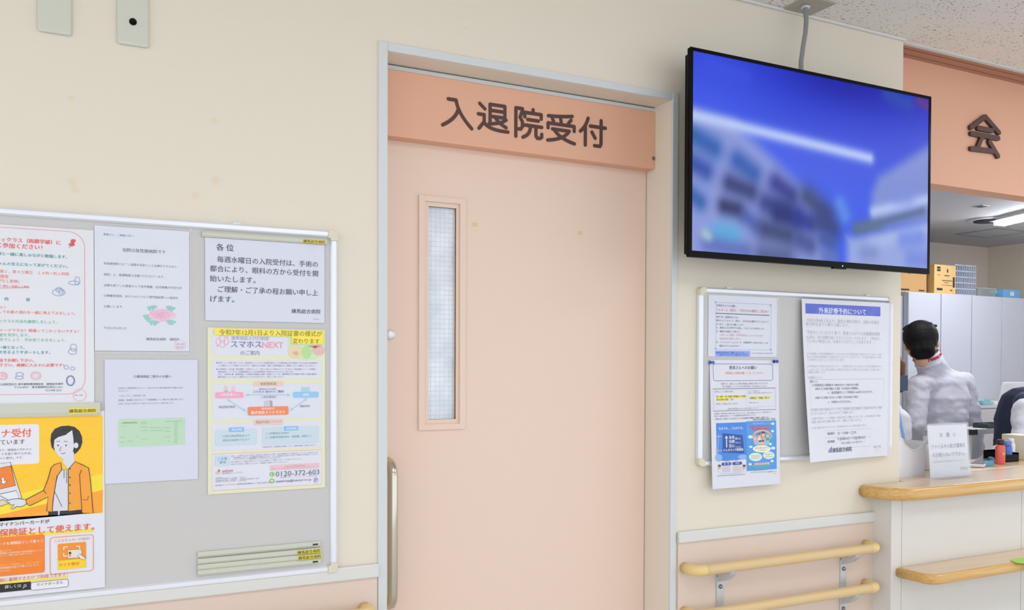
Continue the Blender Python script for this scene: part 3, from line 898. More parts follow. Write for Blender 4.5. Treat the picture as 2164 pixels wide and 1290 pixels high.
def arrow(a, b):
    A, B = Vector(a), Vector(b); d = (B - A).normalized(); n = Vector((-d.y, d.x))
    s.line([tuple(A + d * 30), tuple(B - d * 30)], 0.0022, AR, l=2)
    for q, e in ((A, 1), (B, -1)):
        s.poly([tuple(q), tuple(q + d * 50 * e + n * 24), tuple(q + d * 50 * e - n * 24)], AR, l=2)
arrow((596, 1052), (1252, 1052)); arrow((338, 1114), (612, 1292)); arrow((1492, 1100), (1236, 1282))
s.text('保証委託契約', 216, 456, 1228, V6, .004, res=1); s.text('保証契約', 1380, 1526, 1214, V6, .004, res=1)
s.poly([(872, 1145), (940, 1128), (988, 1142), (988, 1225), (872, 1225)], 'cfc8d4', l=2); s.poly([(950, 1130), (988, 1142), (988, 1225), (955, 1225)], 'aca4b4', l=3)
s.box(634, 1226, 1218, 1336, 'f58a58', r=24, l=4); s.text('（連帯保証人）', 826, 1022, 1250, 'f6e8e0', .01, l=5, res=1); s.text('株式会社イントラスト', 680, 1168, 1308, 'f8f0ec', .02, l=5, res=1)
s.box(724, 1410, 1138, 1476, 'efcbbd', r=12, l=3); s.text('保証内容について', 748, 1114, 1444, 'a0848c', .008, l=4, res=1)
s.box(170, 1560, 756, 1760, 'cadce4', r=14, l=2); s.box(848, 1525, 1648, 1738, 'cadce4', r=14, l=2)
s.box(364, 1524, 580, 1580, '88bcec', r=6, l=3); s.text('保証期間', 400, 550, 1552, 'e8f0fa', .012, l=4, res=1); s.box(1154, 1506, 1356, 1560, '88bcec', r=6, l=3); s.text('保証範囲', 1184, 1330, 1534, 'e8f0fa', .012, l=4, res=1)
for t, x0, x1, y in (('入院日(保証開始日)より', 272, 664, 1646), ('退院日(保証終了日)まで', 272, 664, 1706), ('１.入院費用自己負担分', 890, 1230, 1608), ('２.入院費用実費負担分（間接費、食事など）', 890, 1552, 1664)):
    s.text(t, x0, x1, y, '8490a4', .002, res=1)
s.text('※保証対象外・当院規定の制度について、詳細は職員へお尋ねください', 848, 1606, 1802, '9a9ab0', 0, res=1)
s.box(166, 1930, 372, 2068, 'c8dce6', r=6, l=2); s.text('ご注意', 200, 338, 1970, '7a90a8', .006, res=1); s.text('事項', 230, 318, 2022, '7a90a8', .006, res=1)
for t, x0, x1, y in (('●万一、入院費用の未払いが発生し長期未払いが確認された場合、当院は債権保全のため株式会社イントラストへ請求を行います。', 398, 1655, 1930), ('保証期間を上限として医療費等の保証を行います。また、退院後にお支払いに関する連絡がある場合がございます。', 425, 1650, 1956), ('イントラストへの請求権をご了承させていただきます。', 425, 1106, 1980),
                     ('●ご不明点は、お気軽に受付スタッフまたはお電話にてご相談ください。その際はご了承ください。', 398, 1412, 2016), ('●お知らせの際にご確認いただきまして当書面をご確認のうえご了承ください。', 398, 1212, 2050)):
    s.text(t, x0, x1, y, '9c9cb2', 0, res=1)
s.oval(205, 2172, 34, 22, 'd0c8b8', l=2); s.oval(222, 2140, 16, 17, 'e85a58', l=3); s.text('entrust', 268, 424, 2140, 'e86a64', .02, res=1); s.text('株式会社イントラスト', 268, 568, 2180, '9a9aac', 0, res=1)
for y, x1 in ((2246, 620), (2258, 430), (2282, 795), (2300, 610), (2312, 540), (2330, 310)):
    pass
for t, x1, y in (('〒102-0083', 270, 2242), ('東京都千代田区麹町一丁目四番地　半蔵門ビル', 620, 2258), ('金融商品取引業者　登録番号　一般社団法人保証協会　会員', 795, 2284), ('受付時間　平日９時から十八時まで　土日祝日休業', 612, 2302)):
    s.text(t, 172, x1, y, 'a4a4b6', 0, res=1)
s.box(955, 2066, 1660, 2098, 'ecc4cc', l=2); s.text('お申し込みとお問い合わせ先', 1168, 1455, 2082, 'c08898', .004, res=1); s.text('お電話は平日の午前九時から午後六時までお受け付けしております', 960, 1645, 2116, 'f0a8a8', 0, res=1)
s.oval(982, 2192, 34, 34, '84cc58', l=2); s.oval(980, 2288, 34, 34, '94cc70', l=2); s.oval(982, 2192, 14, 16, 'e8f4e0', l=3, w=0.0014, a0=60, a1=240); s.oval(980, 2288, 18, 12, 'e8f4e0', l=3)
s.text('0120-372-603', 1036, 1660, 2185, '6e6a88', 0, hs=96); s.text('受付時間：平日 ９：００～１８：００　土日祝日は休み', 1100, 1630, 2238, '9a9aae', 0, res=1); s.text('sumahosu@entrust-inc.jp', 1040, 1545, 2290, '8e8ca4', 0)
s.oval(1612, 2275, 30, 36, 'b0b4e4', l=2, w=0.0014); s.text('P', 1596, 1630, 2275, '7a7cd0', 0)
s.text('株式会社イントラストは、家賃債務保証事業者として国土交通省に登録された事業者です（登録番号　第一号）', 170, 1395, 2352, '9490a8', 0, res=1)
o6 = thing('poster', s.label, s.cat, (at(565, 1035).x, YN, at(565, 1035).z), GROUP_N)
s.build(o6).name = 'printed_sheet'
s2 = Sheet('correction_strip', None, None, YN - 0.0024, c5)
s2.poly([(158, 96), (1722, 134), (1716, 326), (1265, 320), (1265, 218), (156, 192)], 'fbe64c', l=0)
s2.text('令和7年12月1日より入院証書の様式が', 226, 1702, 150, '7a6a20', 0, l=2); s2.text('変わります', 1280, 1665, 278, '7a6a20', 0, l=2)
s2.build(o6)['label'] = 'bright yellow strip announcing a change from December'

# ------------------------------------------------------------------ notices on the smaller board
GROUP_S = 'notices on the smaller board'
s = Sheet('notice', 'white notice in a thin blue fancy border with a blue strip at its foot', 'notice', YN, (1460, 590, 5.8625), GROUP_S)
s.paper(218, 194, 1066, 968, 'dcdee8')
B7 = '8a92c8'
s.box(312, 288, 990, 880, 'a8b0d8', l=2, w=0.0016)
for x, y in ((304, 290), (986, 325), (304, 862), (990, 878)):
    s.poly([(x - 14, y - 12), (x + 14, y - 8), (x + 4, y + 20)], '98a8e0', l=3)
s.text('★患者さんへのお願い', 314, 562, 326, '7880b4', .01, res=1); s.text('フルネーム（姓名）・生年月日の確認にご協力を！', 316, 962, 380, 'ec7c84', .008, res=1)
s.line([(306, 424), (972, 452)], 0.0024, '4c4a78', l=3)
for t, x0, x1, y, c in (('当院では、医療安全のため、', 312, 592, 468, '7c7c8c'), ('患者さんにフルネーム（姓名）・生年月日を確認させていただいて', 310, 962, 512, '7c7c8c'), ('おります。ご協力をお願いします。', 310, 656, 560, '7c7c8c'), ('①　患者さんをお呼びする際は、フルネームでお呼びします', 312, 908, 602, '7c7c8c'), ('②　職員がお確認した時には', 312, 602, 648, '7c7c8c'),
                    ('フルネーム（姓名）で生年月日をおっしゃっていただき', 358, 892, 692, 'ec8c94'), ('生年月日をお答えください。', 356, 632, 738, 'ec8c94'), ('③　インフォメーションカード・診察券等でご本人であることを', 312, 956, 782, '7c7c8c'), ('確認させていただきます', 352, 600, 828, '7c7c8c')):
    s.text(t, x0, x1, y, c, .004, res=1)
s.box(302, 890, 732, 962, '86a4f0', l=2); s.text('医療安全の取り組みにご理解いただくとともに', 310, 664, 912, '34489c', .01, res=1); s.text('ご協力くださいますようお願い申し上げます', 345, 700, 938, '34489c', .01, res=1)
s.text('医療法人社団練馬総合病院　医療安全対策室', 750, 1010, 920, 'a8a8bc', 0, res=1)
s.paper(1066, 225, 1084, 970, m=M_film, nx=1, nz=2, l=0.5)
s.build()


def bend_long(u, v):
    k = max(0.0, (v - 0.35) / 0.65)
    return (0.0, -0.0078 * min(1.0, v / 0.62) - 0.006 * math.sin(PI * min(1, v)) * (1 - u) * .5 - 0.012 * k * k * (0.4 + 0.6 * (1 - u)), 0.0)


c8 = (1480, 790, 5.16)
s = Sheet('notice', 'long white notice pinned by two blue pins, blue medicine adverts at its foot', 'notice', YN, c8, GROUP_S, bend=bend_long)
s.paper(100, -150, 842, 1196, 'dfe0e8')
s.box(136, -105, 786, 74, '54549c', r=22, l=2, w=0.0016)
s.text('患者さんへのお願い', 312, 612, -66, '504e6c', .012); s.text('～医薬品の供給が厳しくなっています～', 252, 690, -6, 'ee9098', .006, res=1)
LT = '9494a6'
for t, x0, x1, y in (('当院では、患者さんに必要な医薬品の確保に努めておりますが、', 216, 732, 112), ('一部の医薬品については十分な供給が難しい状況が続いています。', 216, 722, 142), ('状況によっては処方の際に、', 146, 356, 198), ('一時的にご不便をおかけしますが、', 146, 396, 332), ('次のような変更を行う', 514, 640, 190), ('患者さんに事前に説明の上変更させていただく', 512, 776, 212), ('ご理解をお願いします。', 514, 632, 318), ('医薬品が安定供給されるまでご協力をお願いいたします。', 285, 620, 384),
                     ('当院職員一同医療体制の維持に努めてまいりますので、何卒ご理解のほどよろしくお願い致します', 130, 760, 438), ('当院では医薬品供給についての最新情報を随時お知らせします', 134, 586, 464)):
    s.text(t, x0, x1, y, LT, .002, res=1)
s.text('ご不明な点やご心配なことなどがありましたら担当医師又は薬剤師・看護師にご相談ください', 134, 736, 496, '5a5a6a', .008, res=1); s.text('医療法人社団練馬総合病院　薬剤部', 556, 800, 502, '6a6a7a', .004, res=1)
s.box(126, 166, 812, 390, '5a5868', l=2, w=0.0016)
s.box(142, 178, 484, 382, 'c8c8d4', l=2, w=0.001); s.box(500, 166, 800, 356, 'c8c8d4', l=2, w=0.001)
s.box(164, 242, 484, 266, 'f4e850', l=1); s.box(164, 272, 294, 296, 'f4e850', l=1); s.box(530, 252, 748, 276, 'f4e850', l=1)
s.text('同一成分・同一薬効の医薬品への変更', 164, 482, 252, '6a6420', .01, res=1); s.text('処方日数の変更', 164, 292, 284, '6a6420', .01, res=1); s.text('等に', 318, 356, 282, LT, 0, res=1); s.text('医薬品の「銘柄」変わる', 532, 744, 266, '6a6420', .01, res=1)
# left advert: blue sky with direction sign
s.box(150, 540, 476, 930, '3f86e0', l=1); s.oval(440, 905, 60, 26, '88b4ec', l=2); s.oval(170, 915, 40, 40, '88b4ec', l=2)
s.text('今までも、これからも。', 174, 448, 600, 'e6ecf8', .016, res=1)
s.poly([(218, 648), (436, 668), (454, 868), (212, 858)], '16489c', l=2)
s.line([(172, 660), (152, 940)], 0.0026, 'b4c4d8', l=3); s.line([(150, 684), (206, 682)], 0.0024, 'b4c4d8', l=3); s.line([(140, 838), (206, 834)], 0.0024, 'b4c4d8', l=3)
s.line([(258, 802), (258, 692)], 0.0042, 'dfe6f2', l=3); s.poly([(240, 702), (258, 674), (276, 702)], 'dfe6f2', l=3)
for t, t2, y in (('未来', 'Mirai', 694), ('信頼', 'Shinrai', 738), ('安心', 'Anshin', 786)):
    s.text(t, 285, 346, y, 'dfe6f2', .02, res=1); s.text(t2, 354, 414, y + 10, 'b8c8e4', .01, res=1)
s.text('ジェネリック医薬品', 222, 440, 834, 'e8eef8', .03, res=1)
s.text('先発医薬品に安心した情報量', 226, 380, 948, '8a8a9a', .004, res=1)
s.box(200, 968, 304, 994, '2c50a8', r=10, l=2); s.box(318, 962, 424, 988, '2c50a8', r=10, l=2); s.text('同　等', 226, 280, 982, 'e0e6f4', .01, res=1); s.text('経済的', 352, 392, 974, 'e0e6f4', .01, res=1)
for x, hx2, body in ((174, 'e0b090', 'e4e6ee'), (446, 'e0b090', 'e4e6ee')):
    s.oval(x, 1016, 15, 22, hx2, l=3); s.oval(x, 1000, 17, 12, '5c3c2c', l=4); s.poly([(x - 12, 1038), (x + 12, 1036), (x + 14, 1064), (x - 14, 1066)], body, l=3, edge='a8a8b8', w=0.0006)
for x0 in (204, 322):
    for k, y in enumerate((1012, 1026, 1040, 1054, 1068)):
        s.line([(x0, y), (x0 + 92, y - 6)], 0.0014, 'e0a0a0' if k in (0, 2) else 'b8b8c6', l=2)
s.line([(146, 1112), (455, 1094)], 0.0016, '8888a0', l=2); s.line([(176, 1092), (420, 1078)], 0.001, 'b0a8b4', l=2)
# right advert: family under a rainbow
s.box(478, 520, 806, 1036, '4a9ae4', l=1)
for x, y, rx, ry in ((524, 688, 28, 18), (772, 545, 18, 14), (766, 626, 16, 13), (738, 766, 18, 14), (524, 796, 20, 12), (770, 810, 24, 16), (512, 985, 18, 14), (756, 950, 18, 14)):
    s.oval(x, y, rx, ry, 'dfeaf6', l=2)
s.text('先発品と同等で経済的なジェネリック', 548, 744, 545, 'c8dcf4', .004, res=1)
s.text('医療の安全性はそのままで', 522, 764, 578, 'e4505c', .026, l=4, res=1); s.text('経済的負担を軽減する', 538, 748, 606, 'e4505c', .026, l=4, res=1)
for rr, c in ((1.0, 'e89090'), (.93, 'f0d878'), (.86, '90d090'), (.8, '90c0f0')):
    s.oval(652, 690, 112 * rr, 78 * rr, c, l=2, w=0.0018, a0=165, a1=375)
s.poly([(548, 700), (760, 690), (724, 770), (652, 800), (566, 770)], '8cc4f0', l=2)
for x, y, r_, hair, top in ((572, 696, 17, 'b8b4b4', 'e8a0a8'), (618, 674, 18, 'c84830', 'f0e0c0'), (662, 658, 20, '6a4830', 'e4a070'), (710, 672, 18, 'a8a4a8', '48a860'), (626, 748, 16, '7a4428', '70c080'), (656, 746, 16, '8a5030', 'f0a060')):
    s.poly([(x - r_, y + 56), (x - r_ * .8, y + r_), (x + r_ * .8, y + r_), (x + r_, y + 56)], top, l=3)
    s.oval(x, y, r_, r_ * 1.35, 'f0c8a0', l=4); s.oval(x, y - r_ * .85, r_ * 1.02, r_ * .7, hair, l=5)
    for e in (-.35, .35): s.oval(x + e * r_, y, 1.8, 2.4, '3a2a24', l=5, n=8)
s.line([(730, 750), (752, 700)], 0.004, '48a860', l=4); s.line([(566, 760), (548, 700)], 0.003, 'f0c8a0', l=4)
s.oval(642, 818, 100, 40, 'eef0d8', l=4); s.text('（バイオシミラー）', 570, 720, 812, '5a5030', .016, l=5, res=1); s.text('～バイオ後続品とは～', 592, 700, 836, '8a8060', 0, l=5, res=1)
s.oval(572, 906, 74, 46, 'dcecd8', l=3); s.oval(718, 888, 66, 42, 'dcecd8', l=3)
for x0, x1, y in ((522, 622, 892), (522, 626, 908), (522, 606, 924), (676, 762, 876), (700, 732, 886), (676, 764, 904)):
    s.line([(x0, y), (x1, y - 4)], 0.0012, '8ca8a0', l=4)
s.box(556, 972, 728, 992, 'e8a8d0', l=2); s.text('安心してお使いください', 604, 680, 970, 'c84890', .004, l=4, res=1); s.box(520, 996, 720, 1006, '58b878', l=2); s.box(540, 1010, 700, 1024, '58a0c8', l=2)
for x0, x1, y, w_ in ((512, 800, 1074, .0012), (715, 752, 1072, .002), (540, 700, 1056, .0008)):
    s.line([(x0, y), (x1, y - 12)], w_, '9090a4', l=2)
s.oval(776, 1076, 16, 14, 'f0b8c0', l=2, w=0.001)
s.build()
for (px, py, colr, lab) in ((1503, 766.5, (40, 104, 196), 'sky blue push pin at the upper left corner of the long notice'), (1638, 764.5, (44, 40, 176), 'dark blue push pin at the upper right corner of the long notice')):
    p = at(px, py, -0.02)
    pin = thing('push_pin', lab, 'push pin', (p.x, -0.0135, p.z), 'push pins')
    mp_ = mat('pin_plastic', colr, 0.25, coat=0.5)
    MB().lathe((p.x, 0, p.z), [(0.006, -0.0140), (0.006, -0.0165), (0.0035, -0.0185), (0.0032, -0.026), (0.0056, -0.0285), (0.0056, -0.031), (0.003, -0.0316)], None, 18, 'y').build('grip', mp_, pin)
    MB().tube([(p.x, -0.014, p.z), (p.x, -0.004, p.z)], 0.0007, None, 8).build('needle', M_screw, pin)

# outpatient notice, curling away from the board at its left edge
def bend_curl(u, v):
    k = max(0.0, v) ** 1.3
    return (0.0, -0.004 - 0.046 * k * (1 - u) ** 2 - 0.010 * math.sin(PI * v) * u * (1 - u) * 4 * .5, 0.0)


def warp_curl(px, py):
    v = min(1.0, max(0.0, (py - 635) / 338.0)); u = (px - 1693 - 17 * v) / (184.0 - 19 * v)
    return 1693 + 184 * u, py - (1 - u) * 5.0 * v - 3 * v


c9 = (1680, 790, 6.45)
s = Sheet('notice', 'white notice with a blue title band, curling off the board along its left edge', 'notice', -0.0215, c9, GROUP_S, warp=warp_curl, bend=bend_curl)
s.paper(80, -1020, 1268, 1134, 'e0e1e8', nx=16, nz=20)
GX = 'bebec6'  # ink paled to carry the glare that washes out the upper print
def q3(x, y):                                # second measuring crop of the same sheet
    return ((1680 + x / 6.79 - c9[0]) * c9[2], (610 + y / 6.79 - c9[1]) * c9[2])
a_, b_ = q3(136, 216), q3(1210, 404)
s.box(a_[0], a_[1], b_[0], b_[1], '5a68d0', l=1)
def t3(t, x0, x1, y, c=GX, bd=0.0, hs=None):
    (X0, Y0), (X1, _) = q3(x0, y), q3(x1, y)
    s.text(t, X0, X1, Y0, c, bd, res=1, hs=hs)
t3('外来診療予約について', 330, 1000, 318, 'e4e6f6', .02)
t3('平成23年6月１日より、緊急の場合を除き、当院の外来診', 162, 1190, 462); t3('察予約を以下の通りと致します。', 150, 760, 520)
t3('予約をしていただく事で、患者さんがその診療開始時間', 162, 1195, 640); t3('を決め、待ち時間を短くするようになっております。（予約をし', 160, 1210, 712); t3('ていない場合には、お待ちいただくことがあります。）', 160, 1130, 770)
for t, x0, x1, y in (('①予約時間とは予定診察時間を示したものであり必ず診療を始める時間ではございません。病状', 162, 1222, 955), ('等により診察の順が前後する場合がございますのでご了承ください。また急患の場合はその対応', 162, 1222, 1000), ('でお待ちいただくことがございます。', 162, 700, 1044),
                     ('②予約時間までに受付をお済ませください。予約時間を過ぎてから受付をされた場合は順番が変わる', 162, 1222, 1140), ('ことがあります。また予約の変更をご希望の方は早めに予約窓口またはお電話にてお問い合わせ', 162, 1215, 1190), ('ご連絡をお願いします。', 162, 430, 1228)):
    t3(t, x0, x1, y, 'c6c6cc')  # glare worked into this ink too
s.text('③予約料について', 160, 360, 78, 'b4b4c0', 0, res=1)
s.box(188, 106, 1186, 462, 'b8b8c4', l=2, w=0.0012)
for t, x0, x1, y, bd in (('［例１９］', 194, 290, 134, .008), ('①予約票表記の時間及び 10時00分から11時00分)の場合', 220, 850, 184, .006), ('（9時までに診療を開始した場合「30分以内に診療開始」', 260, 846, 234, .006), ('→　指定席番号として予約料を1000円いただきます。', 430, 1044, 284, .006), ('（9時までに診察できなかった場合「30分を過ぎた場合」', 260, 846, 358, .006), ('→　予約料はいただきません。', 430, 758, 414, .006)):
    s.text(t, x0, x1, y, '74707c', bd, res=1)
for t, x0, x1, y in (('③ 予約外に受診の患者さんについては、予約時間の前又は時間外にご来院されますが、時間', 195, 1158, 530), ('がございますので、あらかじめご了承願います。', 195, 790, 580), ('④ 検査で予約が入っている場合は、病状を含めてご連絡いたします。詳しくは外来担当までお尋ね', 205, 1150, 646), ('お問い合わせをお願い致します。何卒ご了承ください。', 205, 900, 694), ('その他ご不明の点がございましたら、各外来窓口スタッフにお問い合わせください', 205, 970, 776)):
    s.text(t, x0, x1, y, 'b8b8c4', 0, res=1)
s.box(395, 812, 1020, 1008, 'c0c0cc', l=2, w=0.0008); s.line([(395, 905), (1020, 880)], 0.0008, 'c0c0cc')
s.text('電話番号', 430, 530, 850, '66626e', .006, res=1); s.text('03－5988－2290', 570, 826, 842, '84808c', 0, res=1); s.text('受付時間', 430, 530, 962, '66626e', .006, res=1); s.text('午前8時30分～午後3時30分', 570, 950, 922, '84808c', 0, res=1); s.text('（平日の診療日のみの受付です。）', 620, 940, 978, '84808c', 0, res=1)
for x, y, h in ((452, 1112, 34), (466, 1110, 56), (480, 1108, 68), (490, 1106, 80)):
    s.box(x - 5, y - h, x + 4, y, '6a62b8', l=2)
s.text('練馬総合病院', 502, 772, 1078, '5c5864', .016, res=2); s.text('HD-1362', 1066, 1156, 1018, 'b0a0a8', 0, res=1)
s.oval(1105, 1058, 24, 20, 'f0ccd0', l=2, w=0.001)
s.paper(1268, -1000, 1290, 1150, m=M_film, nx=2, nz=20, l=0.5)
s.build()

# ------------------------------------------------------------------ wall plates, top left
for i, (x0, x1, zb, lab) in enumerate(((at(79.5, 60).x, at(151.5, 60).x, at(120, 73).z, 'blank glossy white wall plate, the left of the two at the ceiling'), (at(247.5, 90).x, at(314, 90).x, at(280, 98).z, 'glossy white wall plate with one round black socket'))):
    pl = thing('wall_plate', lab, 'wall plate', ((x0 + x1) / 2, 0, zb), 'wall plates')
    zt_ = zb + 0.12
    mb = MB()
    def rr(x0_, x1_, z0_, z1_, r):
        pts = []
        for cx, cz, a0 in ((x1_ - r, z1_ - r, 0), (x0_ + r, z1_ - r, 90), (x0_ + r, z0_ + r, 180), (x1_ - r, z0_ + r, 270)):
            pts += [(cx + r * math.cos(math.radians(a0 + k * 15)), cz + r * math.sin(math.radians(a0 + k * 15))) for k in range(7)]
        return pts
    mb.prism(rr(x0, x1, zb, zt_, 0.006), -0.0095, 0.0, None, axis='y')
    mb.build('cover', M_plate, pl, bevel=0.0045, seg=4)
    if i:
        c = at(281, 46, -0.01)
        frm = MB(); frame_ring(frm, (c.x - .0145, c.x + .0145, c.z - .0115, c.z + .0115), (c.x - .0135, c.x + .0135, c.z - .0105, c.z + .0105), -0.0099, -0.0094)
        frm.build('insert_frame', M_plate, pl)
        MB().lathe((c.x, 0, c.z), [(0.0085, -0.0096), (0.0085, -0.0105), (0.0072, -0.0108), (0.0068, -0.0100)], None, 24, 'y').build('socket_hole', M_black, pl)

# ------------------------------------------------------------------ television
TX0, TX1, TZ0, TZ1, TY = 1.704, 2.797, 1.778, 2.421, -0.142
tv = thing('television', 'large black flat television showing a blurred blue picture, high on the wall', 'television', ((TX0 + TX1) / 2, TY, TZ0))
MB().box(TX0, TX1, TY + 0.0035, TY + 0.016, TZ0, TZ1).box(TX0 + .012, TX1 - .012, TY + 0.016, TY + 0.042, TZ0 + .012, TZ1 - .012).box(TX0 + .16, TX1 - .16, TY + .042, TY + .075, TZ0 + .10, TZ1 - .16).build('casing', mat('tv_back', (8, 8, 10), 0.4, spec=0.1), tv, bevel=0.004)
bz = MB()
bl = 0.011; bb = 0.020
frame_ring(bz, (TX0, TX1, TZ0, TZ1), (TX0 + bl, TX1 - bl, TZ0 + bb, TZ1 - bl), TY - 0.002, TY + 0.0035)
bz.build('bezel', M_black, tv, bevel=0.0012)
# picture: soft shapes on a fine grid, given off by the screen
NXG, NYG = 208, 118
gx = np.linspace(0, 1, NXG)[None, :]; gy = np.linspace(0, 1, NYG)[:, None]       # gy = 0 at the top
img = np.zeros((NYG, NXG, 3))
top = np.array((30, 46, 202.)); mid = np.array((58, 92, 236.))
img[:] = top + (mid - top) * np.clip(gy * 1.5, 0, 1)[..., None]
img += np.array((22, 28, 22)) * np.exp(-((gx / .35) ** 2))[..., None]
img -= np.array((20, 22, 34)) * np.exp(-(((gx - .62) / .3) ** 2 + (gy / .14) ** 2))[..., None]


def soft_poly(pts, rgb, blur, a=1.0):
    P = np.array(pts, float); n = len(P)
    inside = np.full((NYG, NXG), 1e9)
    area = sum(P[i][0] * P[(i + 1) % n][1] - P[(i + 1) % n][0] * P[i][1] for i in range(n))
    sgn = 1 if area > 0 else -1
    for i in range(n):
        p, q = P[i], P[(i + 1) % n]
        d = q - p; L = math.hypot(*(d * (1.77, 1)))
        dist = sgn * (d[0] * (gy - p[1]) - d[1] * (gx - p[0])) * 1.77 / max(L, 1e-6)
        inside = np.minimum(inside, dist)
    k = np.clip(inside / blur + 0.5, 0, 1); k = (k * k * (3 - 2 * k) * a)[..., None]
    img[:] = img * (1 - k) + np.array(rgb, float) * k


def soft_seg(p, q, w, rgb, a=1.0):
    p, q = np.array(p, float), np.array(q, float); d = q - p
    asp = np.array((1.77, 1)); dd = d * asp
    t = np.clip(((gx - p[0]) * 1.77 * dd[0] + (gy - p[1]) * dd[1]) / (dd @ dd), 0, 1)
    r2 = ((gx - p[0] - t * d[0]) * 1.77) ** 2 + (gy - p[1] - t * d[1]) ** 2
    k = (np.exp(-r2 / (w * w)) * a)[..., None]
    img[:] = img * (1 - k) + np.array(rgb, float) * k


soft_poly([(0, .30), (.40, .36), (.47, .48), (.49, .68), (.66, .86), (.66, 1.1), (-.05, 1.1), (-.05, .3)], (146, 158, 222), .12, .97)
soft_poly([(.62, .86), (.62, .78), (.74, .72), (1.1, .55), (1.1, 1.2), (.5, 1.2), (.5, .9)], (158, 174, 228), .10, .95)
soft_poly([(.76, .50), (1.1, .18), (1.1, .70), (.73, .80), (.73, .6)], (128, 146, 214), .10, .95)
for p, q, w_, c, a in (
    ((.0, .42), (.08, .47), .05, (40, 92, 176), .95), ((.17, .52), (.23, .57), .05, (38, 84, 176), .95), ((.0, .56), (.05, .59), .045, (34, 72, 164), .9), ((0, .72), (.03, .75), .04, (40, 92, 168), .9),
    ((.14, .64), (.22, .67), .045, (44, 54, 112), .95), ((.32, .61), (.38, .66), .05, (38, 46, 138), .95), ((.12, .76), (.17, .77), .04, (38, 44, 92), .95), ((.2, .80), (.24, .84), .04, (62, 84, 168), .8),
    ((.28, .72), (.36, .74), .05, (40, 54, 130), .9), ((.45, .66), (.53, .74), .055, (46, 58, 110), .9), ((.33, .77), (.40, .78), .05, (22, 34, 112), .95), ((.42, .79), (.46, .80), .05, (30, 46, 150), .95), ((.50, .79), (.56, .82), .05, (46, 62, 120), .9),
    ((.28, .86), (.37, .88), .05, (46, 58, 104), .9), ((.42, .90), (.46, .92), .05, (54, 70, 140), .85), ((.52, .88), (.55, .9), .04, (66, 84, 150), .8), ((.10, .90), (.15, .90), .05, (88, 176, 228), .95), ((.06, .96), (.2, .98), .04, (84, 104, 184), .8), ((.05, .91), (.06, .92), .03, (176, 208, 210), .8),
    ((.27, 1.0), (.36, 1.0), .06, (74, 88, 140), .9), ((.53, .97), (.56, .98), .04, (102, 122, 180), .8),
    ((.59, .68), (.61, .74), .04, (92, 150, 236), .8), ((.66, .81), (.97, .66), .025, (84, 106, 150), .95), ((.67, .80), (.76, .77), .03, (90, 112, 150), .9), ((.74, .70), (1.0, .59), .035, (188, 206, 250), .9), ((.74, .88), (1.0, .76), .04, (172, 190, 238), .85),
    ((.88, .84), (.96, .82), .045, (110, 136, 232), .8), ((.92, .95), (1, .95), .05, (112, 134, 224), .8), ((.70, .94), (.74, .93), .04, (122, 142, 204), .8), ((.86, .6), (.9, .6), .05, (120, 142, 226), .6),
    ((-.05, .315), (.72, .40), .036, (194, 211, 253), .97), ((.06, .05), (.2, .08), .03, (60, 84, 236), .6),
    ((.80, .02), (.90, .05), .04, (36, 80, 178), .8), ((.95, .02), (1, .04), .03, (110, 50, 130), .8)):
    soft_seg(p, q, w_ * (1.25 if c[0] < 130 else 1.0), c, a * .93)
img = np.clip(img, 8, 252)
SX0, SX1, SZ0, SZ1 = TX0 + bl - .001, TX1 - bl + .001, TZ0 + bb - .001, TZ1 - bl + .001
vs = [(SX0 + (SX1 - SX0) * i / (NXG - 1), TY + 0.0005, SZ1 - (SZ1 - SZ0) * j / (NYG - 1)) for j in range(NYG) for i in range(NXG)]
fs = [(j * NXG + i, (j + 1) * NXG + i, (j + 1) * NXG + i + 1, j * NXG + i + 1) for j in range(NYG - 1) for i in range(NXG - 1)]
ms = mat('screen', (6, 6, 9), 0.3, spec=0.2)
nt = ms.node_tree; pb = nt.nodes['Principled BSDF']
an = nt.nodes.new('ShaderNodeAttribute'); an.attribute_name = 'picture'
nt.links.new(an.outputs['Color'], pb.inputs['Emission Color']); pb.inputs['Emission Strength'].default_value = 0.80
so = MB().add(vs, fs, ms).build('screen', ms, tv, fix=False)
ca = so.data.color_attributes.new('picture', 'FLOAT_COLOR', 'POINT')
li = np.where(img / 255 <= 0.04045, img / 255 / 12.92, ((img / 255 + 0.055) / 1.055) ** 2.4)
ca.data.foreach_set('color', np.concatenate([li.reshape(-1, 3), np.ones((NXG * NYG, 1))], 1).astype('f').ravel())
so['label'] = 'lit screen with a blurred hospital building under blue sky'
xm = TX0 + (TX1 - TX0) * .585
MB().box(xm - .03, xm + .03, TY - .003, TY + .008, TZ0 - .005, TZ0 + .001).build('sensor_bump', M_black, tv)
MB().box(xm + .012, xm + .016, TY - .0026, TY - .002, TZ0 + .004, TZ0 + .008).build('standby_light', mat('green_led', (30, 60, 20), 0.4, emit=(180, 230, 90), es=1.5), tv)
MB().box(2.10, 2.40, TY + .075, -0.002, 1.95, 2.25).build('wall_bracket', mat('bracket_black', (30, 30, 32), 0.5), tv, bevel=0.003)
